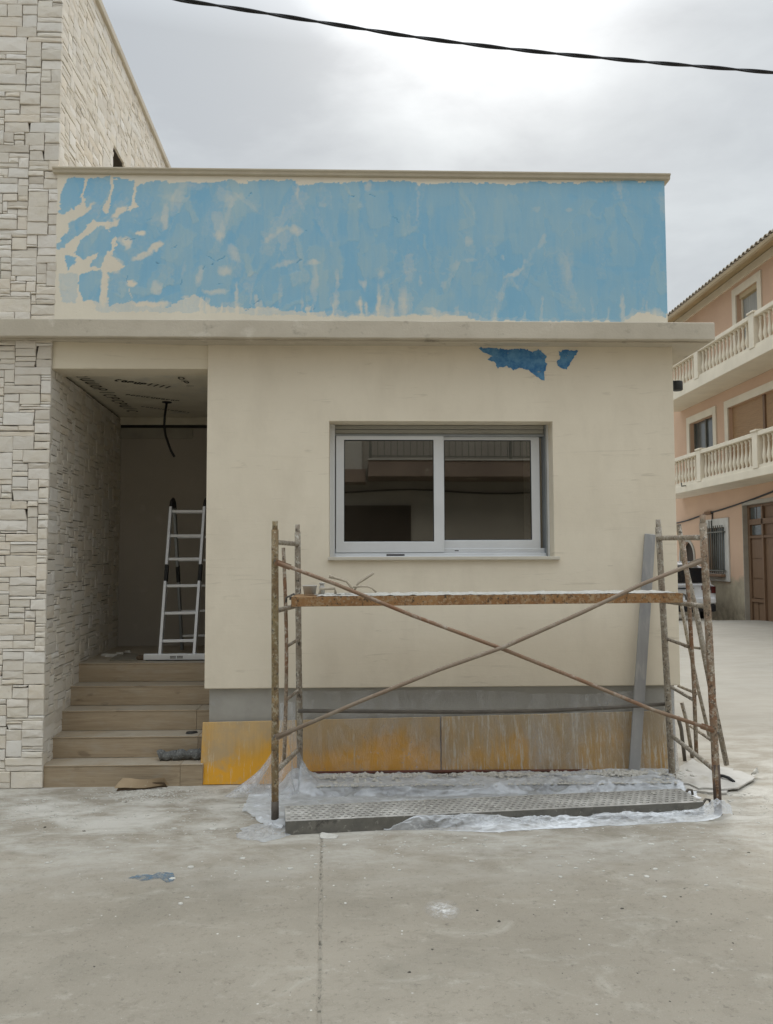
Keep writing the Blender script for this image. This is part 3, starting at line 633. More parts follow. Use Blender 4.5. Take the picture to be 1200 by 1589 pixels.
# board print on the ceiling: handwriting-like runs, unreadable in the photograph
def scribble(x0, y0, x1, y1, n, hgt, wdt=.006, seed=0, loops=True):
    r_ = random.Random(seed); z = LZ0 + .008
    a = P(x0, y0, 6.0); 
    def C3(px, py):
        d = ROT @ Vector(((px - 600) / F, -(py - 794.5) / F, -1)); return CAM + d * ((z - CAM.z) / d.z)
    A, B = C3(x0, y0), C3(x1, y1); d = (B - A); Ln = d.length; d.normalize(); up = Vector((0,0,1)).cross(d)
    mb = MB()
    for k in range(n):
        t = (k + .15) / n; c = A + d * Ln * t; w = Ln / n * .62; kind = r_.randrange(5)
        pts_ = []
        if kind == 0: pts_ = [(0,0),(.1,.9),(.5,1),(.9,.8),(.8,.45),(.1,.4)]
        elif kind == 1: pts_ = [(.9,.9),(.4,1),(.05,.6),(.05,.3),(.4,0),(.9,.15)]
        elif kind == 2: pts_ = [(0,.9),(.1,.2),(.5,0),(.85,.25),(.9,1),(.9,0)]
        elif kind == 3: pts_ = [(.5,1.3),(.5,0)]
        else: pts_ = [(.9,.1),(.5,0),(.1,.3),(.2,.8),(.6,.9),(.9,.6),(.95,0)]
        q = [c + d*(u_*w) + up*(-v_*hgt) for u_, v_ in pts_]
        for i in range(len(q)-1):
            e = (q[i+1]-q[i]); 
            if e.length < 1e-5: continue
            s2 = Vector((0,0,1)).cross(e).normalized()*wdt
            mb.add([q[i]-s2, q[i+1]-s2, q[i+1]+s2, q[i]+s2], [(0,1,2,3)])
    mb.build('board_print', MT['print'], ceil_o)
scribble(176, 591, 262, 603, 9, .075, .008, 1); scribble(194, 613, 278, 623, 11, .045, .006, 2); scribble(218, 631, 294, 641, 12, .035, .005, 3)
scribble(219, 580, 238, 580, 2, .04, .006, 4); scribble(113, 581, 200, 640, 13, .10, .008, 5); scribble(274, 584, 292, 602, 3, .05, .006, 6)
# hanging conduit
cc = thing('hanging_cable', 'black corrugated cable hanging from the porch ceiling', 'cable', P(259, 630, 7.3))
cpts = [P(259,630,7.3), P(256,645,7.28), P(255,660,7.26), P(257,675,7.24), P(262,690,7.22), P(266,700,7.2), P(271,709,7.2)]
cpts[0].z = LZ0 + .011
MB().tube(cpts, .011, 8).build('conduit', MT['cable'], cc)
MB().lathe([(.045,.0),(.045,-.006),(.02,-.012)], (cpts[0].x, cpts[0].y, LZ0 + .012)).build('ceiling_rose', MT['cable'], cc)

# ---- steps (wood-look tiles)
RI = .152; Y0 = 5.875; TD = .217
sxr = XL + .01
for k in range(5):
    st = part_empty('step', house)
    yk = Y0 + TD*k; z1 = RI*(k+1); z0 = RI*k
    xl = P(57, 1200, Y0).x if k == 0 else -2.42
    yb = yk + TD if k < 4 else PB
    MB().box(xl + .005, sxr, yk + .012, yb + .012 if k < 4 else PB, z0 - .02, z1 - .012).build('core', MT['plinth'], st)
    cut = [sxr - .16, sxr - .08, sxr - .135, sxr + 2, sxr + 2][k]
    for xa, xb in ((xl, min(cut, sxr)), (cut, sxr)):
        if xb - xa > .02:
            MB().box(xa + .001, xb - .001, yk, yk + .010, z0 + (.001 if k else -.01), z1 - .011).build('riser_tile', MT['tile'], st, bevel=.0015)
            MB().box(xa + .001, xb - .001, yk - .004, yb - (.002 if k < 4 else 0), z1 - .010, z1).build('tread_tile', MT['tile'], st, bevel=.0025)

# ---- window
win = part_empty('window', house)
YW = 6.12
ix0, ix1 = P(520, 760, YW).x, P(845, 760, YW).x; it, ib = P(680, 661, YW).z, P(680, 863, YW).z
MB().box(wl - .003 + .003, wr, YF + .12, YW + .12, wb - .03, wb + .0005).build('inner_sill', MT['alu_dark'], win)
# projecting outer sill
MB().box(P(509,868,YF).x, P(868,868,YF).x, YF - .03, YF + .17, wb - .019, wb + .006).build('sill', MT['sill'], win, bevel=.004)
# fixed frame: guide rails, head with shutter, bottom track
def xz(x0, x1, z0, z1, y0, y1, name, mat, bv=.002): return MB().box(x0, x1, y0, y1, z0, z1).build(name, mat, win, bevel=bv)
xz(ix0 - .06, ix0, wb, wt, YW - .03, YW + .1, 'guide_rail', MT['alu'])
xz(ix1 + .002, ix1 + .012, wb, wt, YW - .035, YW + .1, 'guide_rail', MT['alu_dark'])
xz(ix1 + .013, ix1 + .09, wb, wt, YW - .03, YW + .1, 'guide_rail', MT['alu'])
zt = P(680, 661, YW).z
for k, (a, b) in enumerate(((660.5, 666.5), (667, 673.5))):
    xz(ix0, ix1, P(680, b, YW).z, P(680, a, YW).z, YW - .015 + .006*k, YW + .05, 'shutter_slat', MT['shutter'], .003)
xz(ix0, ix1, P(680, 660, YW).z, wt, YW + .02, YW + .06, 'shutter_slat', MT['shutter'])
xz(ix0, ix1, wb, P(680, 858.5, YW).z, YW - .02, YW - .012, 'bottom_track', MT['alu'])
xz(ix0, ix1, wb, P(680, 851, YW).z, YW + .018, YW + .0265, 'bottom_track', MT['alu'])
xz(ix0, ix1, wb - .0, wb + .012, YW - .05, YW + .09, 'track_base', MT['alu'])
def sash(x0, x1, z0, z1, gx0, gx1, gz0, gz1, y0, y1):
    mb = MB(); frame_wall(mb, x0, x1, z0, z1, gx0, gx1, gz0, gz1, y0, y1); mb.build('sash', MT['alu'], win, bevel=.003)
    mb = MB(); frame_wall(mb, gx0 - .001, gx1 + .001, gz0 - .001, gz1 + .001, gx0 + .005, gx1 - .005, gz0 + .005, gz1 - .005, y0 + .004, y0 + .012); mb.build('seal', MT['rubber'], win)
    MB().box(gx0 + .002, gx1 - .002, y0 + .014, y0 + .020, gz0 + .002, gz1 - .002).build('pane', MT['glass'], win)
px = lambda x, y, Y: P(x, y, Y).x
pz = lambda x, y, Y: P(x, y, Y).z
ya = YW - .01
sash(px(521.5,760,ya), px(689,760,ya), pz(600,857.5,ya), pz(600,676,ya), px(534,760,ya), px(673.5,760,ya), pz(600,840.5,ya), pz(600,682.5,ya), ya, ya + .03)
yb_ = YW + .028
sash(px(680,760,yb_), px(838,760,yb_), pz(760,852.5,yb_), pz(760,676,yb_), px(689.5,760,yb_), px(825,760,yb_), pz(760,838,yb_), pz(760,683,yb_), yb_, yb_ + .03)
xz(ix0, ix1, pz(680,676.5,YW-.02), pz(680,673.8,YW-.02), YW - .02, YW + .09, 'head_rail', MT['alu_dark'])
xz(px(600,861,YW-.022), px(628,861,YW-.022), pz(610,862.5,YW-.022), pz(610,860,YW-.022), YW - .024, YW - .020, 'drain_cap', MT['rubber'], 0)
xz(px(706,861,YW-.022), px(712,861,YW-.022), pz(610,855.5,YW-.022), pz(610,854,YW-.022), YW - .024, YW - .020, 'drain_cap', MT['rubber'], 0)
# wall lamp on the side wall
wlp = P(1049, 599, 6.03)
lm = thing('wall_lamp', 'small dark lamp fixed high on the side wall of the cream house', 'lamp', wlp)
MB().box(XR + .0, XR + .03, wlp.y - .03, wlp.y + .03, wlp.z - .035, wlp.z + .035).build('bracket', MT['lamp_dark'], lm)
MB().lathe([(.034,-.036),(.04,-.03),(.04,.03),(.034,.036)], (XR + .062, wlp.y, wlp.z), 14).build('housing', MT['lamp_dark'], lm)

# ------------------------------------------------------------------ stone cladding
def pack(wd, ht, seed, uw=.037, uh=.0195, skip=None):
    r_ = random.Random(seed); nx, nz = int(wd / uw), int(ht / uh); uw = wd / nx; uh = ht / nz
    occ = [[False]*nx for _ in range(nz)]; out_ = []
    for j in range(nz):
        i = 0
        while i < nx:
            if occ[j][i]: i += 1; continue
            run = 0
            while i + run < nx and not occ[j][i+run] and run < 12: run += 1
            big = r_.random()
            if big < .24: h = r_.choice((1, 1, 1, 2)); w = r_.choice((1, 2, 2, 3, 4, 5, 6))
            elif big < .80: h = r_.choice((2, 2, 3, 3, 4, 4)); w = r_.choice((3, 4, 4, 5, 6, 7))
            else: h = r_.choice((4, 5, 5, 6)); w = r_.choice((3, 4, 5, 6, 7))
            w = min(w, run); h = min(h, nz - j)
            if run - w == 1 and run < 9: w = run
            if w == 1 and run == 1: h = min(max(h, 2), 4, nz - j)
            for a in range(h):
                for b in range(w): occ[j+a][i+b] = True
            out_.append((i*uw, (i+w)*uw, j*uh, (j+h)*uh)); i += w
    return out_
def stone_mesh(mb, rect, fr, r_, gap=.0022):
    u0, u1, v0, v1 = rect; O, U, Vv, Nn = fr   # frame: origin, along, up, outward normal
    J = lambda a: r_.uniform(-a, a); w, h = u1-u0, v1-v0; flat_ = abs(U.y) > .5
    g = gap*r_.uniform(.35, 1.5); ga_ = gap*r_.choice((.3, .5, .9, 1.9))
    tilt = min(.006, h*.09)
    c = [(u0+g+J(.0012), v0+ga_+.0005+J(tilt)*.35), (u1-g+J(.0012), v0+ga_+.0005+J(tilt)*.35), (u1-g+J(.0012), v1-g*.6+J(tilt)*.3), (u0+g+J(.0012), v1-g*.6+J(tilt)*.3)]
    if r_.random() < .10 and w > .1: k = r_.choice((0,1,2,3)); s = 1 if k in (0,3) else -1; c[k] = (c[k][0] + s*r_.uniform(.006,.02), c[k][1])
    d = r_.uniform(.005, .0095 if flat_ else .015); ch = min(.0025 if flat_ else .004, w*.12, h*.12)
    # subdivide outline so that edges read as broken, not sawn
    ring = []
    for k in range(4):
        a, b = c[k], c[(k+1) % 4]; Lk = math.hypot(b[0]-a[0], b[1]-a[1]); m = 1 + int(Lk / .045)
        for i in range(m):
            t = i/m; ju = J(.0016) if i else 0
            ring.append((a[0]+(b[0]-a[0])*t + (ju if k % 2 else 0), a[1]+(b[1]-a[1])*t + (0 if k % 2 else ju)))
    cu, cv = (u0+u1)/2, (v0+v1)/2; n = len(ring)
    pt = lambda u, v, e: O + U*u + Vv*v + Nn*e
    rake = J(.0025 if flat_ else .003); rk2 = J(.003)
    dep = lambda u, v: d + rake*(u-cu)/w*2 + rk2*(v-cv)/h*2
    back = [pt(u, v, -.012) for u, v in ring]
    mid = [pt(u, v, dep(u, v) - ch*r_.uniform(.5, 1.3)) for u, v in ring]
    q = [(u + (ch if u < cu else -ch)*r_.uniform(.4, 1.3), v + (ch if v < cv else -ch)*r_.uniform(.4,1.3)) for u, v in ring]
    front = [pt(u, v, dep(u, v) + J(.0012)) for u, v in q]
    cen = pt(cu + J(w*.15), cv + J(h*.15), d + r_.uniform(.000, .005))
    fs = [(i, (i+1) % n, n + (i+1) % n, n + i) for i in range(n)] + [(n+i, n + (i+1) % n, 2*n + (i+1) % n, 2*n + i) for i in range(n)] + [(2*n+i, 2*n + (i+1) % n, 3*n) for i in range(n)]
    mb.add(back + mid + front + [cen], fs)
def clad(parent, panels, seed, limit=300):
    r_ = random.Random(seed); allst = []
    for fr, wd, ht, sd, hole, vis in panels:
        for rc in pack(wd, ht, sd):
            cu, cv = (rc[0]+rc[1])/2, (rc[2]+rc[3])/2
            if hole:
                rc = hole(rc)
                if rc is None: continue
            O, U, Vv, Nn = fr
            a = [proj(O + U*u + Vv*v) for u, v in ((rc[0],rc[2]),(rc[1],rc[2]),(rc[1],rc[3]),(rc[0],rc[3]))]
            area = 0
            if all(a):
                area = abs(sum(a[i][0]*a[(i+1)%4][1] - a[(i+1)%4][0]*a[i][1] for i in range(4)))/2
                cx = sum(p[0] for p in a)/4; cy = sum(p[1] for p in a)/4
                if not (-5 < cx < 1205 and -5 < cy < 1594) or not vis(cx, cy): area = 0
            allst.append((area, rc, fr))
    allst.sort(key=lambda t: -t[0])
    k = 0; rest = MB()
    for area, rc, fr in allst:
        if k < limit and area > 25:
            mb = MB(); stone_mesh(mb, rc, fr, r_); mb.build('stone', MT['stone'], parent); k += 1
        else: stone_mesh(rest, rc, fr, r_)
    if rest.v: rest.build('stone_infill', MT['stone'], parent, kind='stuff')
    print('stones', len(allst), 'single', k)
V3 = Vector; UP = V3((0,0,1))
# lower wall: front face and the side that runs into the porch
pc = V3((P(75, 700, 5.86).x, 5.86, 0)); pd = V3((-.071, 1, 0)).normalized(); pn = V3((pd.y, -pd.x, 0))
pier = thing('stone_wall', 'lower pale split-stone wall beside the entrance steps, under the slab', 'wall', pc)
XFL = -3.35
zt_ = ZS - .004
frF = (V3((XFL, 5.86, 0)), V3((1,0,0)), UP, V3((0,-1,0)))
frS = (pc + pd*.004 , pd, UP, pn)
mbk = MB().hexa([V3((XFL, 5.87, 0)), pc + V3((-.012,.012,0)), pc + pd*2.26 + V3((-.012,0,0)), V3((XFL, 8.1, 0)),
                 V3((XFL, 5.87, zt_)), pc + V3((-.012,.012,zt_)), pc + pd*2.26 + V3((-.012,0,zt_)), V3((XFL, 8.1, zt_))])
mbk.build('mortar_bed', MT['mortar'], pier)
def hid_steps(rc):
    k = int(rc[1] / TD); return None if (rc[3] < RI*min(5, max(0, k)) - .02 or (rc[3] > LZ0 + .01 and rc[0] > .2)) else rc
clad(pier, [(frF, pc.x - XFL + .013, zt_, 3, None, lambda x, y: 520 < y), (frS, 2.25, LZ0 - .006, 5, hid_steps, lambda x, y: x > 60)], 17)
# upper tower
YT = 5.93
tc_ = V3((P(89, 300, YT).x, YT, SZ1)); td = V3((-.035, 1, 0)).normalized(); tn_ = V3((td.y, -td.x, 0))
ZT = 6.42; TL = 7.4
tower = thing('stone_tower', 'tall pale split-stone upper storey rising behind the blue parapet', 'building', tc_)
O_, dv = tc_, td
Lt = V3((XFL, YT, SZ1))
w0 = (7.38 - YT); w1 = w0 + 1.1
wz0, wz1 = 4.40 - SZ1, P(178, 227, 7.38).z - SZ1
# core built round the side window
def core(u0, u1, z0, z1):
    a = tc_ + td*u0 + V3((-.012,.012,0)); b = tc_ + td*u1 + V3((-.012,0,0))
    MB().hexa([V3((a.x-.25, a.y, SZ1+z0)), V3((a.x, a.y, SZ1+z0)), V3((b.x, b.y, SZ1+z0)), V3((b.x-.25, b.y, SZ1+z0)),
               V3((a.x-.25, a.y, SZ1+z1)), V3((a.x, a.y, SZ1+z1)), V3((b.x, b.y, SZ1+z1)), V3((b.x-.25, b.y, SZ1+z1))]).build('mortar_bed', MT['mortar'], tower)
core(0, w0, 0, ZT-SZ1); core(w1, TL, 0, ZT-SZ1); core(w0, w1, 0, wz0); core(w0, w1, wz1, ZT-SZ1)
MB().box(XFL, tc_.x - .265, YT + .012, YT + .3, SZ1, ZT).build('mortar_bed', MT['mortar'], tower)
MB().box(XFL, tc_.x - .30, YT + .301, YT + TL, ZT - .12, ZT - .02).build('roof_deck', MT['slab'], tower)
gw = tc_ + td*(w0+w1)*.5
MB().box(gw.x - .22, gw.x - .20, gw.y - .55, gw.y + .55, SZ1+wz0, SZ1+wz1).build('window_pane', MT['far_glass'], tower)
frT = (V3((XFL, YT, SZ1)), V3((1,0,0)), UP, V3((0,-1,0))); frTS = (tc_ + td*.004, td, UP, tn_)
def hole(rc):
    a, b, c, d = rc
    if not (b > w0 and a < w1 and d > wz0 and c < wz1): return rc
    if a < w0 - .03: return (a, w0, c, d)
    if d > wz1 + .02: return (a, b, wz1, d)
    if b > w1 + .03: return (w1, b, c, d)
    return None
clad(tower, [(frT, tc_.x - XFL + .013, ZT - SZ1, 23, None, lambda x, y: y < 500), (frTS, TL, ZT - SZ1, 29, hole, lambda x, y: y < 265 and x < 300)], 31)
c0 = tc_ + tn_*.035 + td*-.05; c1 = tc_ + tn_*.035 + td*TL
MB().hexa([V3((c0.x-.35, c0.y, ZT+.001)), V3((c0.x, c0.y, ZT+.001)), V3((c1.x, c1.y, ZT+.001)), V3((c1.x-.35, c1.y, ZT+.001)),
           V3((c0.x-.35, c0.y, ZT+.075)), V3((c0.x, c0.y, ZT+.075)), V3((c1.x, c1.y, ZT+.075)), V3((c1.x-.35, c1.y, ZT+.075))]).build('coping', MT['slab'], tower, bevel=.008)

# ------------------------------------------------------------------ shuttering boards leaning on the plinth
def board(xa, xb, za, zb, label, mat, ybot=5.885):
    t = V3(((xa+xb)/2, ybot, 0)); yt = 5.962
    mb = MB()
    dy = .019
    mb.hexa([V3((xa,ybot,.004)), V3((xb,ybot,.004)), V3((xb,ybot+dy,.006)), V3((xa,ybot+dy,.006)),
             V3((xa+.006,yt-dy,za)), V3((xb+.003,yt-dy,zb)), V3((xb+.003,yt,zb)), V3((xa+.006,yt,za))])
    o = mb.build('shuttering_board', mat, None, at=t, bevel=.002, label=label, category='board', group='shuttering boards leaning on the plinth')
    o.data.materials.append(MT['board_edge'])
    for p in o.data.polygons:
        if abs(p.normal.x) > .7: p.material_index = 1
b0x = G(314, 1213).x; b1x = P(685, 1150, 5.86).x; b2x = P(1037, 1150, 5.92).x
board(b0x, b1x - .004, .430, .455, 'yellow shuttering board next to the steps, bright orange at its lower edge', MT['board'])
board(b1x + .004, b2x, .455, .485, 'brown shuttering board streaked with plaster, at the right-hand corner of the house', MT['board_drip'], 5.88)
# plaster runs on the film-covered part of the first board
# ------------------------------------------------------------------ planks under the film
pk = thing('steel_plank', 'grey steel plank lying under film against the shuttering boards', 'plank', (.88, 5.70, 0))
MB().box(-.38, 2.16, 5.585, 5.80, .055, .062).build('deck', MT['steel_plank'], pk, bevel=.002)
MB().box(-.38, 2.16, 5.58, 5.587, .002, .066).build('edge_channel', MT['plank_side'], pk)
MB().box(-.38, 2.16, 5.798, 5.805, .002, .066).build('edge_channel', MT['plank_side'], pk)
rb = MB(); rb.tube([V3((-.42, 5.84, .090)), V3((.4, 5.838, .093)), V3((1.1, 5.84, .089)), V3((1.62, 5.843, .084))], .011, 8)
rb.tube([V3((-.38, 5.858, .066)), V3((1.0, 5.855, .068)), V3((1.85, 5.858, .065))], .010, 8)
rb.build('iron_bars', simple('red_brown_iron', (.13,.045,.028), (.10,.05,.035), 12, .7), None, at=(.6, 5.84, 0), label='pair of thin red-brown iron bars lying along the foot of the boards', category='bars')

# perforated platform on the ground
A_ = G(443, 1296); B_ = G(1093, 1264); ax = (B_ - A_); PL = ax.length; ax.normalize(); ay = V3((-ax.y, ax.x, 0)); PH = .078; PW = .30
pf = thing('perforated_platform', 'perforated steel scaffold platform lying on the ground in front of the scaffold', 'platform', A_)
mb = MB(); rows = 7; cols = 62; cw = PL / cols; chh = (PW - .03) / rows
def tp(u, v, z): return A_ + ax*u + ay*v + V3((0,0,z))
for j in range(rows):
    for i in range(cols + (0 if j % 2 == 0 else -1)):
        u0 = i*cw + (cw/2 if j % 2 else 0); v0 = .015 + j*chh
        q = [(u0, v0), (u0+cw/2, v0), (u0+cw, v0), (u0+cw, v0+chh/2), (u0+cw, v0+chh), (u0+cw/2, v0+chh), (u0, v0+chh), (u0, v0+chh/2)]
        cu, cv = u0 + cw/2, v0 + chh/2; rr = .0140
        hh = [(cu - rr*.75*1, cv - rr*.62), (cu, cv - rr*.85), (cu + rr*.75, cv - rr*.62), (cu + rr*1.0, cv), (cu + rr*.75, cv + rr*.62), (cu, cv + rr*.85), (cu - rr*.75, cv + rr*.62), (cu - rr, cv)]
        hh2 = [(cu + (a-cu)*.86, cv + (b-cv)*.86) for a, b in hh]
        vs = [tp(a, b, PH) for a, b in q] + [tp(a, b, PH + .0022) for a, b in hh] + [tp(a, b, PH - .008) for a, b in hh2]
        mb.add(vs, [(k, (k+1) % 8, 8 + (k+1) % 8, 8 + k) for k in range(8)] + [(8+k, 8 + (k+1) % 8, 16 + (k+1) % 8, 16 + k) for k in range(8)])
    if j % 2:
        for ua in (0, PL - cw/2):
            v0 = .015 + j*chh; mb.add([tp(ua, v0, PH), tp(ua+cw/2, v0, PH), tp(ua+cw/2, v0+chh, PH), tp(ua, v0+chh, PH)], [(0,1,2,3)])
for v0, v1 in ((0, .015), (PW-.015, PW)): mb.add([tp(0,v0,PH), tp(PL,v0,PH), tp(PL,v1,PH), tp(0,v1,PH)], [(0,1,2,3)])
mb.build('deck', MT['steel_plank'], pf)
mb = MB(); mb.add([tp(.004,.004,PH-.012), tp(PL-.004,.004,PH-.012), tp(PL-.004,PW-.004,PH-.012), tp(.004,PW-.004,PH-.012)], [(0,1,2,3)]); mb.build('hole_shade', MT['dark'], pf)  # dark sheet added below the deck, its colour stands for shade in the holes
for v0 in (0, PW - .003):
    mb = MB(); mb.hexa([tp(0,v0,.002), tp(PL,v0,.002), tp(PL,v0+.003,.002), tp(0,v0+.003,.002), tp(0,v0,PH-.0005), tp(PL,v0,PH-.0005), tp(PL,v0+.003,PH-.0005), tp(0,v0+.003,PH-.0005)])
    mb.build('side_channel', MT['plank_side'], pf)
for u0 in (0.001, PL - .004):
    mb = MB(); mb.hexa([tp(u0,.004,.002), tp(u0+.003,.004,.002), tp(u0+.003,PW-.004,.002), tp(u0,PW-.004,.002), tp(u0,.004,PH-.001), tp(u0+.003,.004,PH-.001), tp(u0+.003,PW-.004,PH-.001), tp(u0,PW-.004,PH-.001)])
    mb.build('end_plate', MT['plank_side'], pf)
for vv in (.03, PW - .05):
    mb = MB(); mb.tube([tp(PL, vv, .05), tp(PL+.03, vv, .085), tp(PL+.055, vv, .08), tp(PL+.06, vv, .05)], .008, 8, jit=.1); mb.build('hook', MT['tube_dark'], pf)

# ------------------------------------------------------------------ scaffold
sf = thing('scaffold', 'rusty frame scaffold with one work platform standing in front of the window', 'scaffold', (.85, 5.35, 0))
def pole(a, b, r, mat, name='upright', n=12, bend=0):
    a, b = V3(a), V3(b); pts_ = []
    for i in range(9):
        t = i/8; p = a.lerp(b, t); p.x += bend*math.sin(t*math.pi); p.x += .0012*fbm(t*9, a.x*5); pts_.append(p)
    mb = MB(); mb.tube(pts_, r, n, jit=.10); return mb
p1b = G(427, 1273); p1t = P(427, 822, p1b.y)
p2b = G(466, 1227); p2t = P(462, 826, p2b.y)
p3b = G(1044, 1216); p3t = P(1022, 818, p3b.y - .02)
p4b = G(1115, 1264); p4t = P(1091, 812, p4b.y)
def upright(a, b, r, mat, mid=None, sleeve=True):
    o = pole(a, b, r, mat).build('upright', mat, sf)
    d = (b - a).normalized()
    MB().tube([b - d*.03, b + d*(.055 if sleeve else .01)], r*.78, 10).build('spigot', mat, o)
    if sleeve: pass
    return o
upright(p1b, p1t, .0225, MT['pole_yellow']); upright(p2b, p2t, .0215, MT['pole_grey'])
upright(p3b, p3t, .0225, MT['pole_grey']); upright(p4b, p4t, .0235, MT['pole_rust'])
lw_ = p4b.lerp(p4t, 0.0); lw2 = p4b.lerp(p4t, .17)
MB().tube([lw_ + V3((0,0,.002)), lw2], .0242, 12).build('foot_sleeve', simple('burnt_steel_foot', (.075,.055,.045), (.12,.09,.07), 14, .7, .2), sf)
MB().tube([p1b + V3((0,0,.002)), p1b.lerp(p1t, .065)], .0235, 12).build('foot_sleeve', simple('dark_steel_foot', (.08,.07,.06), (.12,.10,.08), 14, .7, .2), sf)
def on(a, b, z): t = (z - a.z)/(b.z - a.z); return a.lerp(b, t)
def bar(a, b, r, mat, name, sag=0, n=10, k=6):
    a, b = V3(a), V3(b); pts_ = [a.lerp(b, i/k) - V3((0,0,sag*math.sin(i/k*math.pi))) for i in range(k+1)]
    return MB().tube(pts_, r, n, jit=.08).build(name, mat, sf)
# left frame
L = lambda z: (on(p1b,p1t,z), on(p2b,p2t,z)); Rr = lambda z: (on(p3b,p3t,z), on(p4b,p4t,z))
a, b = L(1.715); bar(a, b, .017, MT['pole_grey'], 'top_crossbar')
a, b = L(.29); bar(a, b, .0155, MT['pole_grey'], 'low_crossbar')
la, lb = L(1.71); m_t = la.lerp(lb, .50); la, lb = L(.29); m_b = la.lerp(lb, .46)
m_t = P(440, 850, m_t.y); m_b = P(441, 1183, m_b.y)
pts_ = [m_t.lerp(m_b, i/10) + V3((.018*math.sin(i/10*math.pi), 0, 0)) for i in range(11)]
MB().tube(pts_, .0125, 10, jit=.1).build('inner_upright', MT['pole_rust'], sf)
for z in (1.03, .68):
    t = (z - m_b.z)/(m_t.z - m_b.z); q = m_b.lerp(m_t, t) + V3((.018*math.sin(t*math.pi),0,0)); bar(q, on(p2b,p2t,z+.015), .011, MT['pole_grey'], 'rung')
# right frame
a, b = Rr(1.77); b2 = P(1092, 834, b.y); a2 = P(1022, 835, a.y); bar(a2, b2, .018, MT['pole_grey'], 'top_crossbar')
a2 = P(1041, 1140, p3b.y); b2 = P(1112, 1197, p4b.y); bar(a2, b2, .0155, MT['pole_grey'], 'low_crossbar')
q_t, q_b = P(1060, 838, 5.50), P(1081, 1172, 5.50)
MB().tube([q_t, P(1067, 900, 5.47), P(1071, 960, 5.47), P(1077, 1060, 5.46), q_b], .014, 10, jit=.12).build('inner_upright', MT['pole_rust'], sf)
bar(P(1032, 990, 5.83), P(1070, 1004, 5.48), .012, MT['pole_grey'], 'rung'); bar(P(1038, 1064, 5.84), P(1076, 1086, 5.47), .012, MT['pole_grey'], 'rung')
# braces: flattened ends hooked on pins
def brace(pts_, mat, flat=.10):
    k = len(pts_); o = MB().tube(pts_, [.0125]*k, 10, jit=.10).build('diagonal_brace', mat, sf)
    for a, b in ((pts_[0], pts_[1]), (pts_[-1], pts_[-2])):
        d = (b - a).normalized(); s = V3((0,1,0)); u = d.cross(s).normalized()
        MB().obox(a + d*.035, d*.05, s*.005, u*.018).build('flattened_end', mat, o)
Yb1, Yb2 = 5.02, 5.12
A1 = [P(431,873,Yb1), P(520,906,Yb1+.02), P(640,955,5.05), P(775,1005,5.06), P(900,1055,5.07), P(1012,1101,5.075), P(1108,1133,5.08)]
B1 = [P(432,1143,Yb1+.0), P(560,1088,5.02), P(680,1040,5.025), P(785,1003,5.03), P(900,952,5.045), P(1000,905,5.06), P(1088,870,5.08)]
brace(A1, MT['brace']); brace(B1, MT['brace_grey'])
MB().tube([P(463,1103,5.665), P(600,1104,5.68), P(720,1105,5.71), P(850,1103,5.75), P(950,1098,5.79), P(1041,1092,5.83)], .0135, 10, jit=.05).build('ledger_tube', MT['tube_dark'], sf)
for p_ in (P(427,870,5.03), P(426,1143,5.03), P(1093,868,5.10), P(1112,1136,5.10)):
    MB().tube([p_ + V3((0,-.03,0)), p_ + V3((0,.03,0))], .007, 8).build('brace_pin', MT['tube_dark'], sf)
# work platform
zpt = P(760, 925, 5.14).z; xp0, xp1 = P(452, 925, 5.14).x, P(1060, 920, 5.20).x
yf0, yf1 = 5.14, 5.20; dpt = .42
mb = MB(); mb.hexa([V3((xp0,yf0,zpt-.062)), V3((xp1,yf1,zpt-.050)), V3((xp1,yf1+dpt,zpt-.050)), V3((xp0,yf0+dpt,zpt-.062)),
                    V3((xp0,yf0,zpt)), V3((xp1,yf1,zpt+.010)), V3((xp1,yf1+dpt,zpt+.010)), V3((xp0,yf0+dpt,zpt))])
plat = mb.build('work_platform', MT['channel'], sf, bevel=.003)
MB().hexa([V3((xp0+.02,yf0-.004,zpt-.060)), V3((xp1-.1,yf1-.004,zpt-.049)), V3((xp1-.1,yf1-.0005,zpt-.049)), V3((xp0+.02,yf0-.0005,zpt-.060)),
           V3((xp0+.02,yf0-.004,zpt-.050)), V3((xp1-.1,yf1-.004,zpt-.041)), V3((xp1-.1,yf1-.0005,zpt-.041)), V3((xp0+.02,yf0-.0005,zpt-.050))]).build('lower_lip', MT['channel'], plat)
# crust of dropped plaster over the deck
def crust(x0, x1, y0, y1, zf, nx, ny, amp, base, name, mat, parent=None, thr=-9, seed=0, **kw):
    vs = []; 
    for j in range(ny+1):
        for i in range(nx+1):
            x = x0 + (x1-x0)*i/nx; y = y0 + (y1-y0)*j/ny
            e = min(i, nx-i, 2)/2 * min(j+1, ny-j, 2)/2
            h = base + amp*max(0, fbm(x*14, y*14, seed)) + amp*.6*abs(fbm(x*40, y*40, seed+3))
            vs.append((x + .004*fbm(x*30, y*30, 7), y + .004*fbm(x*30, y*30, 9) + zf(x, y)[1], zf(x, y)[0] + h*(.25 + .75*e)))
    fs = [(j*(nx+1)+i, j*(nx+1)+i+1, (j+1)*(nx+1)+i+1, (j+1)*(nx+1)+i) for j in range(ny) for i in range(nx) if fbm(vs[j*(nx+1)+i][0]*9, vs[j*(nx+1)+i][1]*9, seed+5) > thr]
    mb = MB(); mb.add(vs, fs, True); return mb.build(name, mat, parent, **kw)
lerpz = lambda x, y: (zpt + .0015 + .010*(x-xp0)/(xp1-xp0), .06*(x-xp0)/(xp1-xp0))
crust(xp0+.16, xp1-.02, yf0+.004, yf0+dpt-.01, lerpz, 220, 26, .011, .001, 'plaster_crust', MT['plaster'], plat)
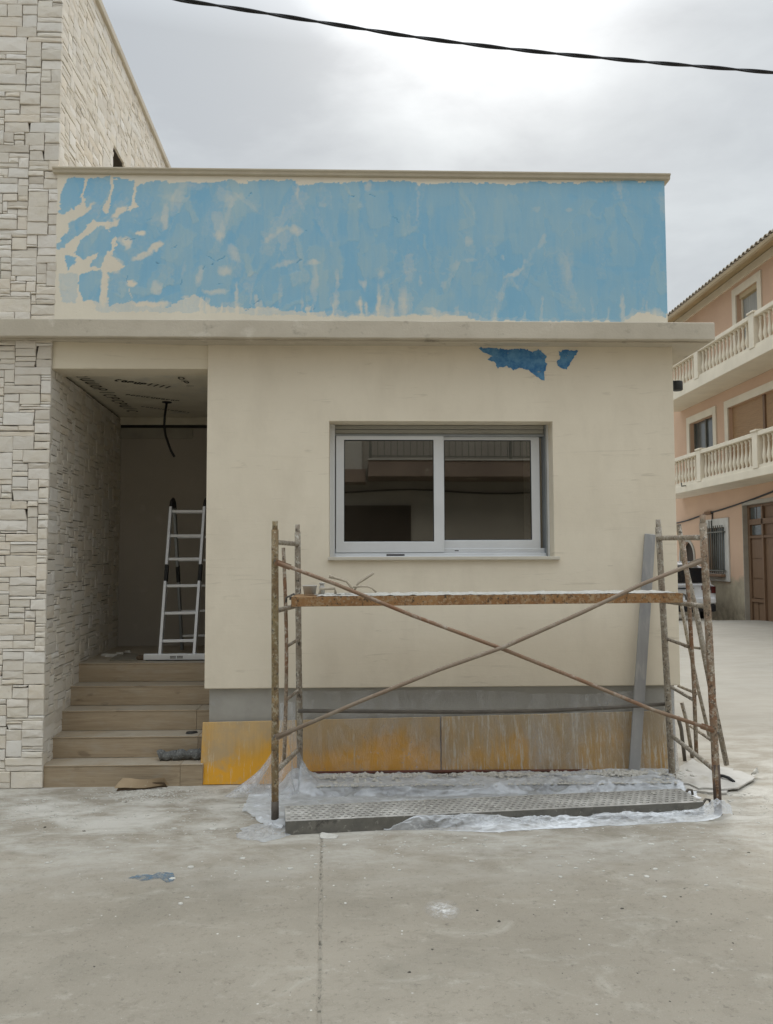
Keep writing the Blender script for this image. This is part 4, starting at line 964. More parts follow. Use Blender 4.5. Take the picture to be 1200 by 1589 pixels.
for k, xx in enumerate((xp0 - .015, xp1 + .02)):
    for yy in (.05, dpt - .06):
        y_ = (yf0 if k == 0 else yf1) + yy
        MB().tube([V3((xx + (.02 if k == 0 else -.02), y_, zpt-.02)), V3((xx, y_, zpt+.004)), V3((xx + (-.02 if k == 0 else .02), y_, zpt-.006)), V3((xx + (-.022 if k == 0 else .022), y_, zpt-.035))], .008, 8).build('hook', MT['tube_dark'], plat)
# transom under the platform ends
a, b = on(p1b,p1t,zpt-.085), on(p2b,p2t,zpt-.085); bar(a, b, .016, MT['pole_grey'], 'platform_crossbar')
a, b = on(p4b,p4t,zpt-.07), on(p3b,p3t,zpt-.07); bar(a, b, .016, MT['pole_grey'], 'platform_crossbar')

# tools on the work platform
zt0 = zpt + .006
tl = thing('mixing_tub', 'small white plastic tub at the left end of the work platform', 'tub', P(481, 921, 5.32))
bx = P(481, 921, 5.32); bx.z = zt0 + .002
MB().lathe([(.038,0),(.046,.052),(.050,.054),(.050,.060),(.043,.060),(.036,.006)], bx, 20).build('bowl', MT['tool_white'], tl)
def flat_tool(name, label, cat, c, ang, bl, bw, hpts, grp=None):
    c = V3(c); c.z = zt0; t = thing(name, label, cat, c, grp)
    u = V3((math.cos(ang), math.sin(ang), 0)); v = V3((-u.y, u.x, 0))
    MB().obox(c + V3((0,0,.004)), u*bl, v*bw, V3((0,0,.0015))).build('blade', MT['steel_plank'], t)
    MB().tube([c + u*a_ + V3((0,0,h_)) for a_, h_ in hpts], .009, 8, jit=.15).build('handle', MT['tool_tan'], t)
flat_tool('plastering_trowel', 'plastering trowel lying flat beside the small white tub', 'trowel', P(508, 921, 5.28), .15, .085, .045, [(-.05,.006),(-.045,.038),(.05,.042),(.055,.006)])
sr = thing('scraper', 'plaster-caked scraper whose handle sticks up in the middle of the tools', 'scraper', P(548, 921, 5.27))
c = P(548, 920, 5.27)
MB().obox(V3((c.x-.02, 5.27, zt0+.012)), V3((.035,0,.002)), V3((0,.03,0)), V3((0,0,.0015))).build('blade', MT['steel_plank'], sr)
MB().tube([V3((c.x,5.27,zt0+.012)), P(556,905,5.27), P(565,899,5.27), P(580,889,5.27)], [.006,.008,.010,.010], 9, jit=.2).build('handle', MT['tool_tan'], sr)
rf = thing('paint_roller', 'bent white-caked roller frame leaning over the scraper', 'paint roller', P(530, 921, 5.25))
MB().tube([P(513,895,5.25), P(525,898,5.25), P(538,902,5.25), P(543,908,5.25), P(549,919,5.25)], [.008,.0085,.0085,.008,.007], 8, jit=.2).build('wire_arm', MT['tool_tan'], rf)
MB().tube([P(511,894,5.25), P(517,896,5.25)], .011, 8, jit=.1).build('grip', MT['tool_tan'], rf)
ho = thing('hose_piece', 'short pale piece of hose curving down onto the work platform', 'hose', P(570, 921, 5.24))
MB().tube([P(548,911,5.24), P(560,910,5.24), P(571,910,5.24), P(578,913,5.24), P(584,919,5.24)], .0065, 8, jit=.2).build('hose', MT['tool_tan'], ho)
jar = thing('filler_pot', 'narrow white pot with plaster on its rim, right of the white tub', 'pot', P(500, 921, 5.38))
bx = P(500, 921, 5.38); bx.z = zt0
MB().lathe([(.018,0),(.019,.05),(.014,.056),(.014,.066),(.02,.07),(.02,.076),(.008,.078)], bx, 14).build('pot', MT['tool_white'], jar)
# second dismantled frame leaning behind the right end
lf = thing('leaning_frame', 'loose rusty scaffold frame leaning outwards behind the right end of the scaffold', 'scaffold frame', G(1127, 1189))
e = lambda pts_, r, nm, mat: MB().tube([P(*q) for q in pts_], r, 10, jit=.12).build(nm, MT[mat], lf)
e([(1053,814,6.12),(1062,870,6.06),(1083,960,5.95),(1104,1072,5.88),(1128,1187,5.9)], .0195, 'upright', 'pole_grey')
e([(1058,940,6.42),(1066,985,6.38),(1084,1070,6.34),(1102,1147,6.32)], .0135, 'upright', 'pole_grey')
e([(1052,1064,6.40),(1083,1077,6.30)], .011, 'rung', 'pole_grey')
e([(1072,1127,6.35),(1109,1152,5.93)], .012, 'rung', 'pole_grey')
e([(1063,1003,6.3),(1086,1006,5.95)], .010, 'rung', 'pole_grey')
for pts_, lab in (([(1058,1090,6.55),(1066,1120,6.55),(1074,1152,6.53)], 'short rusty prop stub at the corner of the house'), ([(1052,1112,6.40),(1057,1130,6.42),(1062,1145,6.44)], 'short dark prop stub closest to the house corner')):
    mb = MB(); q = [P(*p_) for p_ in pts_]; q[-1].z = max(.0, q[-1].z*0 + .0); mb.tube(q, .015, 9, jit=.2)
    mb.build('prop_stub', MT['pole_grey'] if 'rusty' in lab else MT['tube_dark'], None, at=q[-1], label=lab, category='prop')
# aluminium straightedge
s0, s1 = P(984, 1200, 5.83), P(1009, 829, 5.938)
dr = (s1 - s0).normalized(); sx = V3((1,0,0)); sx = (sx - dr*sx.dot(dr)).normalized(); sy = dr.cross(sx).normalized()
mid = (s0 + s1)/2
MB().obox(mid, sx*.040, sy*.009, dr*((s1-s0).length/2)).build('straightedge', simple('dusty_aluminium', (.33,.33,.335), (.40,.40,.395), 5, .5, .4, .0005, 60, (3,1,.5), spots=[((.48,.47,.45), 7, .55, .7)]), None, at=s0, bevel=.003,
    label='long dull aluminium straightedge leaning upright against the wall right of the window', category='straightedge')

# ------------------------------------------------------------------ ladder in the porch
ld = thing('folding_ladder', 'aluminium folding ladder opened as an A on the porch floor', 'ladder', P(277, 1018, 6.95))
def lp(x, y, Y): return P(x, y, Y)
YL0, YL1 = 6.93, 7.25
fl0, fl1 = lp(249,1019,YL0), lp(266,787,YL1-.02); fr0, fr1 = lp(302,1018,YL0), lp(318,787,YL1-.02)
def rail(a, b, hw, hd, mat, name, par):
    a, b = V3(a), V3(b); d = (b-a).normalized(); x = V3((1,0,0)); x = (x - d*x.dot(d)).normalized(); y = d.cross(x).normalized()
    return MB().obox((a+b)/2, x*hw, y*hd, d*((b-a).length/2)).build(name, mat, par, bevel=.003)
for a, b in ((fl0, fl1), (fr0, fr1)):
    m1, m2 = a.lerp(b, .49), a.lerp(b, .60)
    rail(a, m1, .0125, .03, MT['alu'], 'rail', ld); rail(m2, b, .0125, .03, MT['alu'], 'rail', ld)
    rail(m1, m2, .015, .02, MT['rubber'], 'hinge_joint', ld)
    MB().tube([b + V3((0,-.01,-.01)), b + V3((.002,.012,.055)), b + V3((.004,.05,.075)), b + V3((.006,.09,.05)), b + V3((.008,.11,-.01))], .016, 10).build('top_hinge', MT['rubber'], ld)
for yy, t in ((792,.97),(832,.80),(871,.64),(912,.46),(953,.28),(996,.10)):
    a, b = fl0.lerp(fl1, t), fr0.lerp(fr1, t)
    rail(a, b, .012, .016, MT['alu'], 'rung', ld)
bl1 = fl1 + V3((.006,.10,0)); bl0 = lp(283, 1008, 7.72); br0 = bl0 + (fr0 - fl0); br1 = fr1 + V3((.006,.10,0))
for a, b in ((bl0, bl1), (br0, br1)):
    m1, m2 = a.lerp(b, .49), a.lerp(b, .60)
    rail(a, m1, .012, .026, MT['alu_dark'], 'rail', ld); rail(m2, b, .012, .026, MT['alu_dark'], 'rail', ld); rail(m1, m2, .015, .02, MT['rubber'], 'hinge_joint', ld)
for t in (.97,.80,.64,.46,.28,.10): rail(bl0.lerp(bl1, t), br0.lerp(br1, t), .010, .014, MT['alu'], 'rung', ld)
s_a, s_b = lp(224, 1017, YL0 - .02), lp(345, 1016, YL0 - .02)
s_a.z = s_b.z = FZ + .030
stb = MB().box(s_a.x, s_b.x, YL0 - .045, YL0 - .012, FZ + .006, FZ + .058).build('stabiliser_bar', MT['alu'], ld, bevel=.004)
x_a, x_b = P(266, 1015, YL0).x, P(286, 1015, YL0).x
mb = MB()
for k in range(11):
    u = x_a + (x_b - x_a)*(k + .1)/11
    if k == 5: continue
    for zz in (.020, .032): mb.box(u, u + (x_b-x_a)/11*.72, YL0 - .0475, YL0 - .0462, FZ + zz, FZ + zz + .008)
mb.build('printed_marks', MT['print'], stb)
MB().box(s_a.x + .02, s_b.x, YL0 - .05, YL0 - .01, FZ + .0005, FZ + .005).build('rubber_foot', MT['rubber'], stb)

# rubbish on the porch floor
def slabby(name, pts2, z0, th, mat, at, label, cat, tilt=0, **kw):
    n = len(pts2); mb = MB()
    lo = [V3((x, y, z0 + tilt*fbm(x*6, y*6))) for x, y in pts2]; hi = [v + V3((.002*fbm(v.x*30, v.y*30), 0, th)) for v in lo]
    mb.add(lo + hi, [tuple(range(n))[::-1], tuple(range(n, 2*n))] + [(i, (i+1) % n, n + (i+1) % n, n + i) for i in range(n)])
    return mb.build(name, mat, None, at=at, label=label, category=cat, **kw)
def gp(L_, z): return [(G(x, y, z).x, G(x, y, z).y) for x, y in L_]
slabby('board_offcut', gp([(170,1026),(213,1026),(214,1016),(186,1014)], FZ), FZ, .012, MT['channel'] and simple('dirty_offcut', (.20,.175,.13), (.26,.235,.19), 9, .9), (G(190,1022,FZ)), 'dirty flat offcut at the edge of the porch floor', 'offcut')
for (x, y, s, k) in ((162,1018,.035,1),(172,1019,.05,2),(186,1017,.04,3),(199,1014,.03,4)):
    c = G(x, y, FZ); mb = MB(); pts_ = [(math.cos(a_)*s*(1+.3*math.sin(3*a_+k)), math.sin(a_)*s*.7) for a_ in [i*math.pi/4 for i in range(8)]]
    mb.add([V3((c.x+u, c.y+v, FZ+.001)) for u, v in pts_] + [V3((c.x+u*.7, c.y+v*.7, FZ+.02+.008*k/4)) for u, v in pts_], [tuple(range(8,16))] + [(i, (i+1)%8, 8+(i+1)%8, 8+i) for i in range(8)])
    mb.build('plaster_lump', MT['plaster'], None, at=c, label=['white plaster lump touching the stone wall on the porch floor','larger pale plaster lump second from the stone wall','flat pale lump beside the dirty offcut','small plaster crumb furthest back by the offcut'][k-1], category='plaster lump', group='plaster lumps on the porch floor')
c = G(222, 1024, FZ); MB().box(c.x-.05, c.x+.06, c.y-.03, c.y+.05, FZ+.001, FZ+.035).build('dark_block', MT['card_dark'], None, at=c, bevel=.006, label='dark block on the porch floor left of the ladder foot', category='block')
# grey fleece pad on the second step, dark rag scrap on the third
Zs = RI*1
c0 = V3((P(243,1165,5.93).x, 5.99, Zs + .035)); c1 = V3((P(312,1163,5.97).x, 6.01, Zs + .045))
mb = MB(); n = 20; pts_ = [c0.lerp(c1, i/n) + V3((0, .004*math.sin(i), .006*math.sin(i*1.3) + .010*max(0, i/n - .75) - .003)) for i in range(n+1)]
mb.tube(pts_, [.034 + .004*math.sin(i*1.9) + .004*math.cos(i*.7) for i in range(n+1)], 16, jit=.22)
mb.build('roller_sleeve', MT['grey_pad'], None, at=c0, label='worn grey fleece roller sleeve lying on the lowest step beside the yellow board', category='roller sleeve')
c = V3((P(297,1132,6.18).x, 6.18, RI*2)); mb = MB(); pts_ = [(-.04,-.01),(-.02,-.03),(.01,-.025),(.05,.01),(.03,.02),(0,.012),(-.02,.02)]
mb.add([V3((c.x+u, c.y+v, c.z+.002)) for u, v in pts_] + [V3((c.x+u*.8, c.y+v*.8, c.z+.016)) for u, v in pts_], [tuple(range(7,14))] + [(i, (i+1)%7, 7+(i+1)%7, 7+i) for i in range(7)])
mb.build('rag_scrap', MT['lamp_dark'], None, at=c, label='small black scrap lying on the second step near its right end', category='scrap')
# cardboard on the ground: bent sheet over a torn core
def sheetgrid(name, quad, nx, ny, hf, th, mat, at, label, cat, parent=None):
    vs = []; 
    for j in range(ny+1):
        for i in range(nx+1):
            s, t = i/nx, j/ny; p = quad[0]*(1-s)*(1-t) + quad[1]*s*(1-t) + quad[2]*s*t + quad[3]*(1-s)*t
            vs.append(V3((p.x + .006*fbm(p.x*20, p.y*20, 3)*(1 if i in (0,nx) or j in (0,ny) else 0), p.y, p.z + hf(s, t))))
    m = (nx+1)*(ny+1); vs2 = vs + [v - V3((0,0,th)) for v in vs]
    fs = [(j*(nx+1)+i, j*(nx+1)+i+1, (j+1)*(nx+1)+i+1, (j+1)*(nx+1)+i) for j in range(ny) for i in range(nx)]
    fs += [tuple(m + k for k in f[::-1]) for f in fs]
    bd = [i for i in range(nx+1)] + [j*(nx+1)+nx for j in range(1, ny+1)] + [ny*(nx+1)+i for i in range(nx-1,-1,-1)] + [j*(nx+1) for j in range(ny-1,0,-1)]
    fs += [(bd[(k+1)%len(bd)], bd[k], m+bd[k], m+bd[(k+1)%len(bd)]) for k in range(len(bd))]
    mb = MB(); mb.add(vs2, fs); return mb.build(name, mat, parent, at=at, fix=True, **({} if parent else dict(label=label, category=cat)))
Q = [G(178,1229), G(262,1223), P(255,1208,5.775), P(190,1205,5.775)]
Q[2] = P(255,1208,5.80); Q[3] = P(190,1205,5.80); Q[2].z = Q[3].z = .040
for q in Q[:2]: q.z = .001
cb = thing('cardboard', 'crumpled brown cardboard lying on the ground at the foot of the steps', 'cardboard', Q[0])
Q2 = [Q[0]+V3((.012,.012,.0)), Q[1]+V3((-.012,.012,0)), Q[2], Q[3]]
sheetgrid('torn_core', Q2, 14, 8, lambda s,t: .006 + .004*math.sin(s*9), .005, MT['card_dark'], None, '', '', parent=cb)
sheetgrid('top_sheet', Q, 16, 8, lambda s,t: .022 + .012*t + .006*math.sin(s*7+1), .004, MT['cardboard'], None, '', '', parent=cb)
# white sheets right of the scaffold
def poly_sheet(name, L_, z0, th, mat, label, cat):
    pts2 = gp(ragged(L_, 0, 2.0, 7), z0 + th); c = G(L_[0][0], L_[0][1])
    return slabby(name, pts2, z0, th, mat, c, label, cat)
poly_sheet('foam_sheet', [(1046,1222),(1046,1212),(1058,1188),(1075,1178),(1090,1186),(1118,1190),(1138,1192),(1134,1206),(1128,1230),(1100,1229)], .003, .012, MT['sheet_white'], 'lower broken white sheet lying flat by the scaffold foot', 'sheet')
poly_sheet('foam_sheet', [(1052,1212),(1062,1190),(1078,1184),(1105,1190),(1150,1197),(1172,1205),(1162,1213),(1146,1221),(1120,1224),(1085,1222)], .017, .010, MT['sheet_white'], 'upper broken white sheet with a jagged right edge, under the black strap', 'sheet')
mb = MB(); mb.tube([G(1112,1203,.03), G(1122,1204,.045), G(1131,1207,.04), G(1139,1213,.03)], .011, 9, jit=.1); mb.build('black_strap', MT['rubber'], None, at=G(1125,1208,.028), label='curved black handle lying on the white sheets', category='handle')
mb = MB(); mb.add([G(1166,1200,.03), G(1175,1190,.07), G(1178,1199,.03), G(1169,1205,.028)], [(0,1,2),(0,2,3)]); mb.tube([G(1168,1203,.02), G(1174,1194,.06)], .012, 6, jit=.5)
mb.build('plaster_shard', MT['plaster'], None, at=G(1170,1202,.02), label='upright plaster shard at the jagged right tip of the white sheets', category='shard')

# ------------------------------------------------------------------ plastic film
def ridge(x, y, s, z=0): return 1 - abs(2*mn.noise(V3((x*s, y*s, z))))
def film_map(name, nx, ny, fn, mat, label):
    vs = [fn(i/nx, j/ny) for j in range(ny+1) for i in range(nx+1)]
    fs = [(j*(nx+1)+i, j*(nx+1)+i+1, (j+1)*(nx+1)+i+1, (j+1)*(nx+1)+i) for j in range(ny) for i in range(nx)]
    mb = MB(); mb.add(vs, fs, True); return mb.build(name, mat, None, at=(vs[0][0], vs[0][1], 0), label=label, category='plastic film')
def crease(x, y, s, z=0, p=3): return max(0, ridge(x*s, y*s, 1, z))**p
def f_back(s, t):
    x = -.76 + 3.02*s
    yb_ = A_.y + (ax.y/ax.x)*(x - A_.x) + PW + .01          # behind the platform
    yl = 5.30 - .40*sstep(-.84, -.50, x)
    y0 = yl + (yb_ - yl)*sstep(-.50, -.40, x) + .02*fbm(x*2.5, 3)
    y1 = 5.85 - .10*(1 - sstep(-.84, -.55, x)) + .01*fbm(x*4, 9)
    y = y0 + (y1 - y0)*t; x2 = x + .05*fbm(y*3, x*2, 4)*(1 - sstep(.0, .06, s)) + .06*fbm(y*4, 2, 6)*sstep(.94, 1, s)
    z = .004 + .022*crease(x*.5, y*1.3, 5) + .008*crease(x*.8 + y*.4, y, 13, 3) + .003*abs(fbm(x*8, y*12, 2))
    if -.44 < x < 2.2: z += sstep(5.50, 5.59, y)*.064
    z += .15*math.exp(-((x + .47)**2 + (y - 5.69)**2)/.0095)
    return (x2, y, z)
film_map('plastic_film', 360, 120, f_back, MT['film_ground'], 'dusty clear plastic film spread on the ground between platform and boards')
def f_front(s, t):
    x = .12 + 2.18*s; base = A_.y + (ax.y/ax.x)*(x - A_.x) - .004
    wdt = (.04 + .085*sstep(0, .35, s) + .02*fbm(x*3, 1)) * (1 - .55*sstep(.93, 1, s)) * (.15 + .85*sstep(0, .22, s)); zb_ = (.050*(1 - sstep(.18, .5, s)) + .012)*sstep(0, .10, s) + .015*math.sin(s*17)**2
    y = base - wdt*t - (.01*fbm(x*6, 5)); h = zb_*(1 - t)**1.2 + (.022 + .016*fbm(x*3, 7))*math.sin(math.pi*min(1, t*1.05))*sstep(0, .2, s)
    h += (.020*crease(x*.7, y*2.2, 7, 5, 2) + .012*crease(x, y*3, 17, 6, 2))*math.sin(math.pi*min(1, t))*.9
    if s > .88: h += .045*math.exp(-((x - 2.20)**2 + (y - base + .05)**2)/.006)*(.8 + .5*crease(x, y, 14, 2)); 
    return (x, y, max(.003, h + .003))
film_map('plastic_film', 420, 40, f_front, MT['film_dense'], 'bunched milky plastic film running along the front edge of the perforated platform')
def f_foot(s, t):
    an = s*2*math.pi; rr = t*(1 + .28*fbm(math.cos(an)*1.5, math.sin(an)*1.5, 5)); x = -.585 + .17*rr*math.cos(an); y = 4.86 + .15*rr*math.sin(an)
    return (x, y, .004 + (.018*crease(x, y, 9, 1) + .02*math.exp(-((x+.54)**2 + (y-4.93)**2)/.004))*(1 - t**4))
film_map('plastic_film', 72, 26, f_foot, film_mat('faint_film', .10, .5, .35, .62, 5, (1,1,1)), 'crumpled milky film round the foot of the front left upright')
# film hung over the boards
x0, x1 = P(462, 1100, 5.78).x, P(1062, 1100, 5.78).x
vs = []; nx, nz = 300, 60
for j in range(nz+1):
    for i in range(nx+1):
        s, t = i/nx, j/nz; x = x0 + (x1-x0)*s
        sag = .055*math.sin(max(0, min(1, (s-.45)/.5))*math.pi)*1.0 - .01
        zt2 = .655 - max(0, sag)*(.8 + .2*fbm(x*3, 1)); z = .075 + (zt2 - .075)*t
        # follows the leaning boards, then stands off to the render
        y = 5.862 + (5.930 - 5.862)*min(1, max(0, (z-.06)/.42)) - .012
        y += -.010*ridge(x*1.4, z*.7, 4, 5) - .006*ridge(x*2.2 + z*2, z, 8, 9)*t
        xx = x
        if s > .965: xx = x1 - .02 + (s-.965)*.6; y += (s-.965)*4.5*(.03+.97*1)*.9
        vs.append((xx, y, z + .01*fbm(x*4, z*2, 3)))
mb = MB(); mb.add(vs, [(j*(nx+1)+i, j*(nx+1)+i+1, (j+1)*(nx+1)+i+1, (j+1)*(nx+1)+i) for j in range(nz) for i in range(nx)], True)
mb.build('plastic_film', MT['film_wall'], None, at=(.9, 5.8, .05), label='clear plastic film hung from the plinth over the shuttering boards', category='plastic film')
# bundle gathered round the rear left upright
vs = []; n = 40; mlev = 30
for j in range(mlev+1):
    t = j/mlev
    for i in range(n):
        a_ = 2*math.pi*i/n; rr = (.035 + .19*(t**3.2)) * (1 + .35*math.sin(a_*5 + 2*t) *(.4+.6*t) + .12*fbm(a_*2, t*4))
        z = .60*(1-t) + .012
        vs.append((-.53 + .03*t + rr*math.cos(a_)*1.25 - .10*t*t, 5.70 + rr*math.sin(a_)*.55 - .06*t*t, z))
mb = MB(); mb.add(vs, [(j*n+i, j*n+(i+1)%n, (j+1)*n+(i+1)%n, (j+1)*n+i) for j in range(mlev) for i in range(n)], True)
mb.build('plastic_film', film_mat('gathered_film', .12, .5, .4, .7, 4, (2.5,2.5,.4)), None, at=(-.5,5.7,0), label='gathered plastic film hanging round the rear left upright down to the ground', category='plastic film')

# ------------------------------------------------------------------ rubble and spatter
def blob(mb, c, s, r_, flat=.6):
    # small irregular octahedron-like lump with a cut top
    n = r_.choice((5, 6, 7)); a0 = r_.random()*6
    ra = [s*r_.uniform(.6, 1.15) for _ in range(n)]
    lo = [V3((c[0] + ra[i]*math.cos(a0+6.283*i/n), c[1] + ra[i]*math.sin(a0+6.283*i/n), c[2])) for i in range(n)]
    md = [V3((v.x + .15*(v.x-c[0]), v.y + .15*(v.y-c[1]), c[2] + s*flat*.5*r_.uniform(.6,1.2))) for v in lo]
    tp_ = V3((c[0]+s*.2*r_.uniform(-1,1), c[1]+s*.2*r_.uniform(-1,1), c[2] + s*flat*r_.uniform(.8,1.4)))
    mb.add(lo + md + [tp_], [(i, (i+1)%n, n+(i+1)%n, n+i) for i in range(n)] + [(n+i, n+(i+1)%n, 2*n) for i in range(n)])
r_ = random.Random(5); mb = MB()
for k in range(2400):
    x = r_.uniform(-.42, 2.15); y = 5.835 + r_.gauss(0, .022) - abs(r_.gauss(0, .05)); s = abs(r_.gauss(.007, .006)) + .002
    z = .078 if y < 5.82 else .06
    if fbm(x*3, 4) < -.25: s *= .5
    blob(mb, (x, max(5.59, y), z), s, r_, .8)
for k in range(600):
    x = r_.uniform(-.40, 2.15); blob(mb, (x, 5.585 + r_.gauss(0, .012), .066), abs(r_.gauss(.005,.004)) + .002, r_)
for k in range(500):
    x = r_.gauss(1.95, .16); y = r_.gauss(5.80, .06); blob(mb, (x, y, .07 if y > 5.60 else .02), abs(r_.gauss(.008,.007))+.002, r_)
mb.build('plaster_rubble', MT['plaster'], None, at=(.8, 5.6, 0), kind='stuff', label='crumbly dropped plaster along the foot of the shuttering boards', category='rubble')
# rubbly ridge lying over the plank, under the film
crust(-.38, 2.16, 5.61, 5.83, lambda x, y: (.060, 0), 300, 26, .034, -.004, 'plaster_ridge', MT['plaster'], None, thr=-.35, seed=4, kind='stuff', label='lumpy pale plaster spill over the plank under the film', category='plaster')
mb = MB()
for k in range(300):
    t = r_.random(); v = r_.uniform(.01, PW-.01)
    p_ = tp(t*PL, v, PH + .002); blob(mb, p_, abs(r_.gauss(.003,.003))+.0015, r_, .5)
mb.build('platform_crumbs', MT['plaster'], None, at=A_, kind='stuff', label='plaster crumbs scattered over the perforated platform', category='crumbs')
mb = MB()
def chip(mb, x, y, s, r_, z=.001):
    n = r_.choice((5,6,7)); a0 = r_.random()*6; el = r_.uniform(.45, 1)
    ring = [(x + s*r_.uniform(.5,1.2)*math.cos(a0+6.283*i/n), y + s*el*r_.uniform(.5,1.2)*math.sin(a0+6.283*i/n)) for i in range(n)]
    h = min(.006, s*.3)*r_.uniform(.3,1)
    mb.add([V3((u, v, z)) for u, v in ring] + [V3((x+(u-x)*.8, y+(v-y)*.8, z+h)) for u, v in ring], [tuple(range(n, 2*n))] + [(i, (i+1)%n, n+(i+1)%n, n+i) for i in range(n)])
for k in range(2600):
    y = 5.6 - abs(r_.gauss(0, .62)); x = r_.uniform(-2.6, 2.7)
    if not (1.9 < y < 5.75): continue
    s = abs(r_.gauss(0, .0055)) + .0018
    if r_.random() < .03: s *= 2.4
    if fbm(x*1.6, y*1.6, 2) < -.1 and r_.random() < .7: continue
    chip(mb, x, y, s, r_)
for (x, y, s) in ((296,1346,.026),(377,1332,.022),(415,1368,.01),(268,1364,.02),(535,1311,.018),(490,1341,.012),(732,1337,.018),(814,1313,.02),(1010,1310,.024),(1018,1349,.016),(1004,1360,.018),(970,1301,.018),(937,1352,.01),(869,1361,.014),(500,1322,.01),(556,1305,.012)):
    g = G(x, y); chip(mb, g.x, g.y, s, r_)
mb.build('plaster_chips', MT['plaster'], None, at=(0, 4.6, 0), kind='stuff', label='white plaster chips scattered over the concrete', category='chips')
g = G(508, 1297); mb = MB(); chip(mb, g.x, g.y - .01, .07, r_, .002)
mb.build('plaster_flake', MT['plaster'], None, at=g, label='large white plaster flake against the front corner of the perforated platform', category='flake')
mb = MB()
for k in range(90):
    x = r_.uniform(-1.8, 2.5); y = r_.uniform(2.4, 5.4); blob(mb, (x, y, 0), abs(r_.gauss(0,.0022))+.001, r_, .5)
for (x, y, s) in ((636,1509,.012),(965,1410,.013),(775,1430,.011),(1050,1431,.008),(196,1245,.012),(131,1290,.014),(70,1284,.014),(1162,1323,.012),(841,1445,.006),(1138,1464,.007),(279,1509,.006)):
    g = G(x, y); chip(mb, g.x, g.y, s*.85, r_)
mb.build('dark_grit', MT['pebble'], None, at=(0, 4, 0), kind='stuff', label='few dark grit specks on the concrete', category='grit')
mb = MB()
for k in range(700):
    x = r_.gauss(-1.42, .22); y = r_.gauss(5.70, .09)
    if y > 5.86: continue
    blob(mb, (x, y, 0), abs(r_.gauss(.003,.0035))+.001, r_, .5)
mb.build('pale_crumbs', MT['plaster'], None, at=(-1.4, 5.6, 0), kind='stuff', label='pale crumbs swept together beside the cardboard', category='crumbs')
# faded blue spill
def ground_decal(name, L_, mat, label, amp=1.5, z=.0025, cat='stain'):
    pts_ = ragged(L_, 0, amp, 4); fn = lambda x, y: G(x, y)
    decal(name, pts_, fn, mat, None, (0,0,z), at=G(*L_[0]), label=label, category=cat)
sm = M('soaked_blue', .95); _pb = sm.b; _pb.inputs['Base Color'].default_value = (.13,.20,.26,1)
_tr = sm.n('ShaderNodeBsdfTransparent'); _ms = sm.n('ShaderNodeMixShader'); sm.l(sm.ramp(sm.noise(22, 6, .75), .36, .60, .95, .1), _ms.inputs[0]); sm.l(_tr.outputs[0], _ms.inputs[1]); sm.l(_pb.outputs[0], _ms.inputs[2]); sm.l(_ms.outputs[0], sm.out.inputs[0])
MT['bluestain'] = sm.m
ground_decal('blue_spill', [(200,1363),(214,1358),(236,1358),(248,1354),(268,1355),(272,1362),(270,1368),(258,1370),(248,1364),(222,1367)], MT['bluestain'], 'faded blue paint spill on the concrete')
m = M('powder_splash', .95); m.nt.nodes.remove(m.b)
tr = m.n('ShaderNodeBsdfTransparent'); df = m.n('ShaderNodeBsdfDiffuse'); df.inputs[0].default_value = (.70,.68,.64,1)
ln = m.n('ShaderNodeVectorMath', operation='LENGTH'); m.l(m.mapped((1.5,1.1,1)), ln.inputs[0])
f = m.math('MULTIPLY', m.ramp(ln.outputs['Value'], .13, .015), m.ramp(m.noise(26, 6, .75),   .40, .60, .05, .9))
ms = m.n('ShaderNodeMixShader'); m.l(f, ms.inputs[0]); m.l(tr.outputs[0], ms.inputs[1]); m.l(df.outputs[0], ms.inputs[2]); m.l(ms.outputs[0], m.out.inputs[0])
g = G(687, 1412); mb = MB(); mb.add([V3((g.x+.15*math.cos(i*.5236), g.y+.17*math.sin(i*.5236), .003)) for i in range(12)], [tuple(range(12))])
mb.build('powder_splash', m.m, None, at=g, label='small white powder splash on the concrete below the platform', category='stain')

# ------------------------------------------------------------------ overhead cable
cp = [(-900,-330),(-500,-205),(-200,-118),(0,-63),(120,-33),(240,-8),(280,0),(340,9),(400,18.5),(470,30),(545,42),(620,54),(700,65),(775,74),(850,82),(920,88.5),(1000,96),(1080,102.5),(1150,108.5),(1215,114),(1300,121),(1500,134),(1900,152),(2400,166)]
cen = [P(x, y, 4.4 + .35*(x-240)/1000) for x, y in cp]
fine = []
for i in range(len(cen)-1):
    for k in range(14): fine.append(cen[i].lerp(cen[i+1], k/14))
oc = thing('overhead_cable', 'black twisted overhead cable crossing the cloudy sky', 'cable', cen[0])
acc = 0; ph = []
for i, p_ in enumerate(fine):
    if i: acc += (p_ - fine[i-1]).length
    ph.append(acc)
for s in range(2):
    pts_ = [p_ + V3((0, math.cos(ph[i]*11 + s*3.1416), math.sin(ph[i]*11 + s*3.1416)))*.0052 for i, p_ in enumerate(fine)]
    MB().tube(pts_, .0066, 8).build('strand', MT['cable'], oc)

# ------------------------------------------------------------------ salmon building across the side street
XW = 9.7; XBf = 8.78
pb = thing('apartment_house', 'salmon-pink three-storey house with two balustraded balconies', 'building', (XW, 20, 0))
dpt_ = lambda x, X=XW: X*F/(x - 564.3)
YN, YFAR = 10.5, 25.2
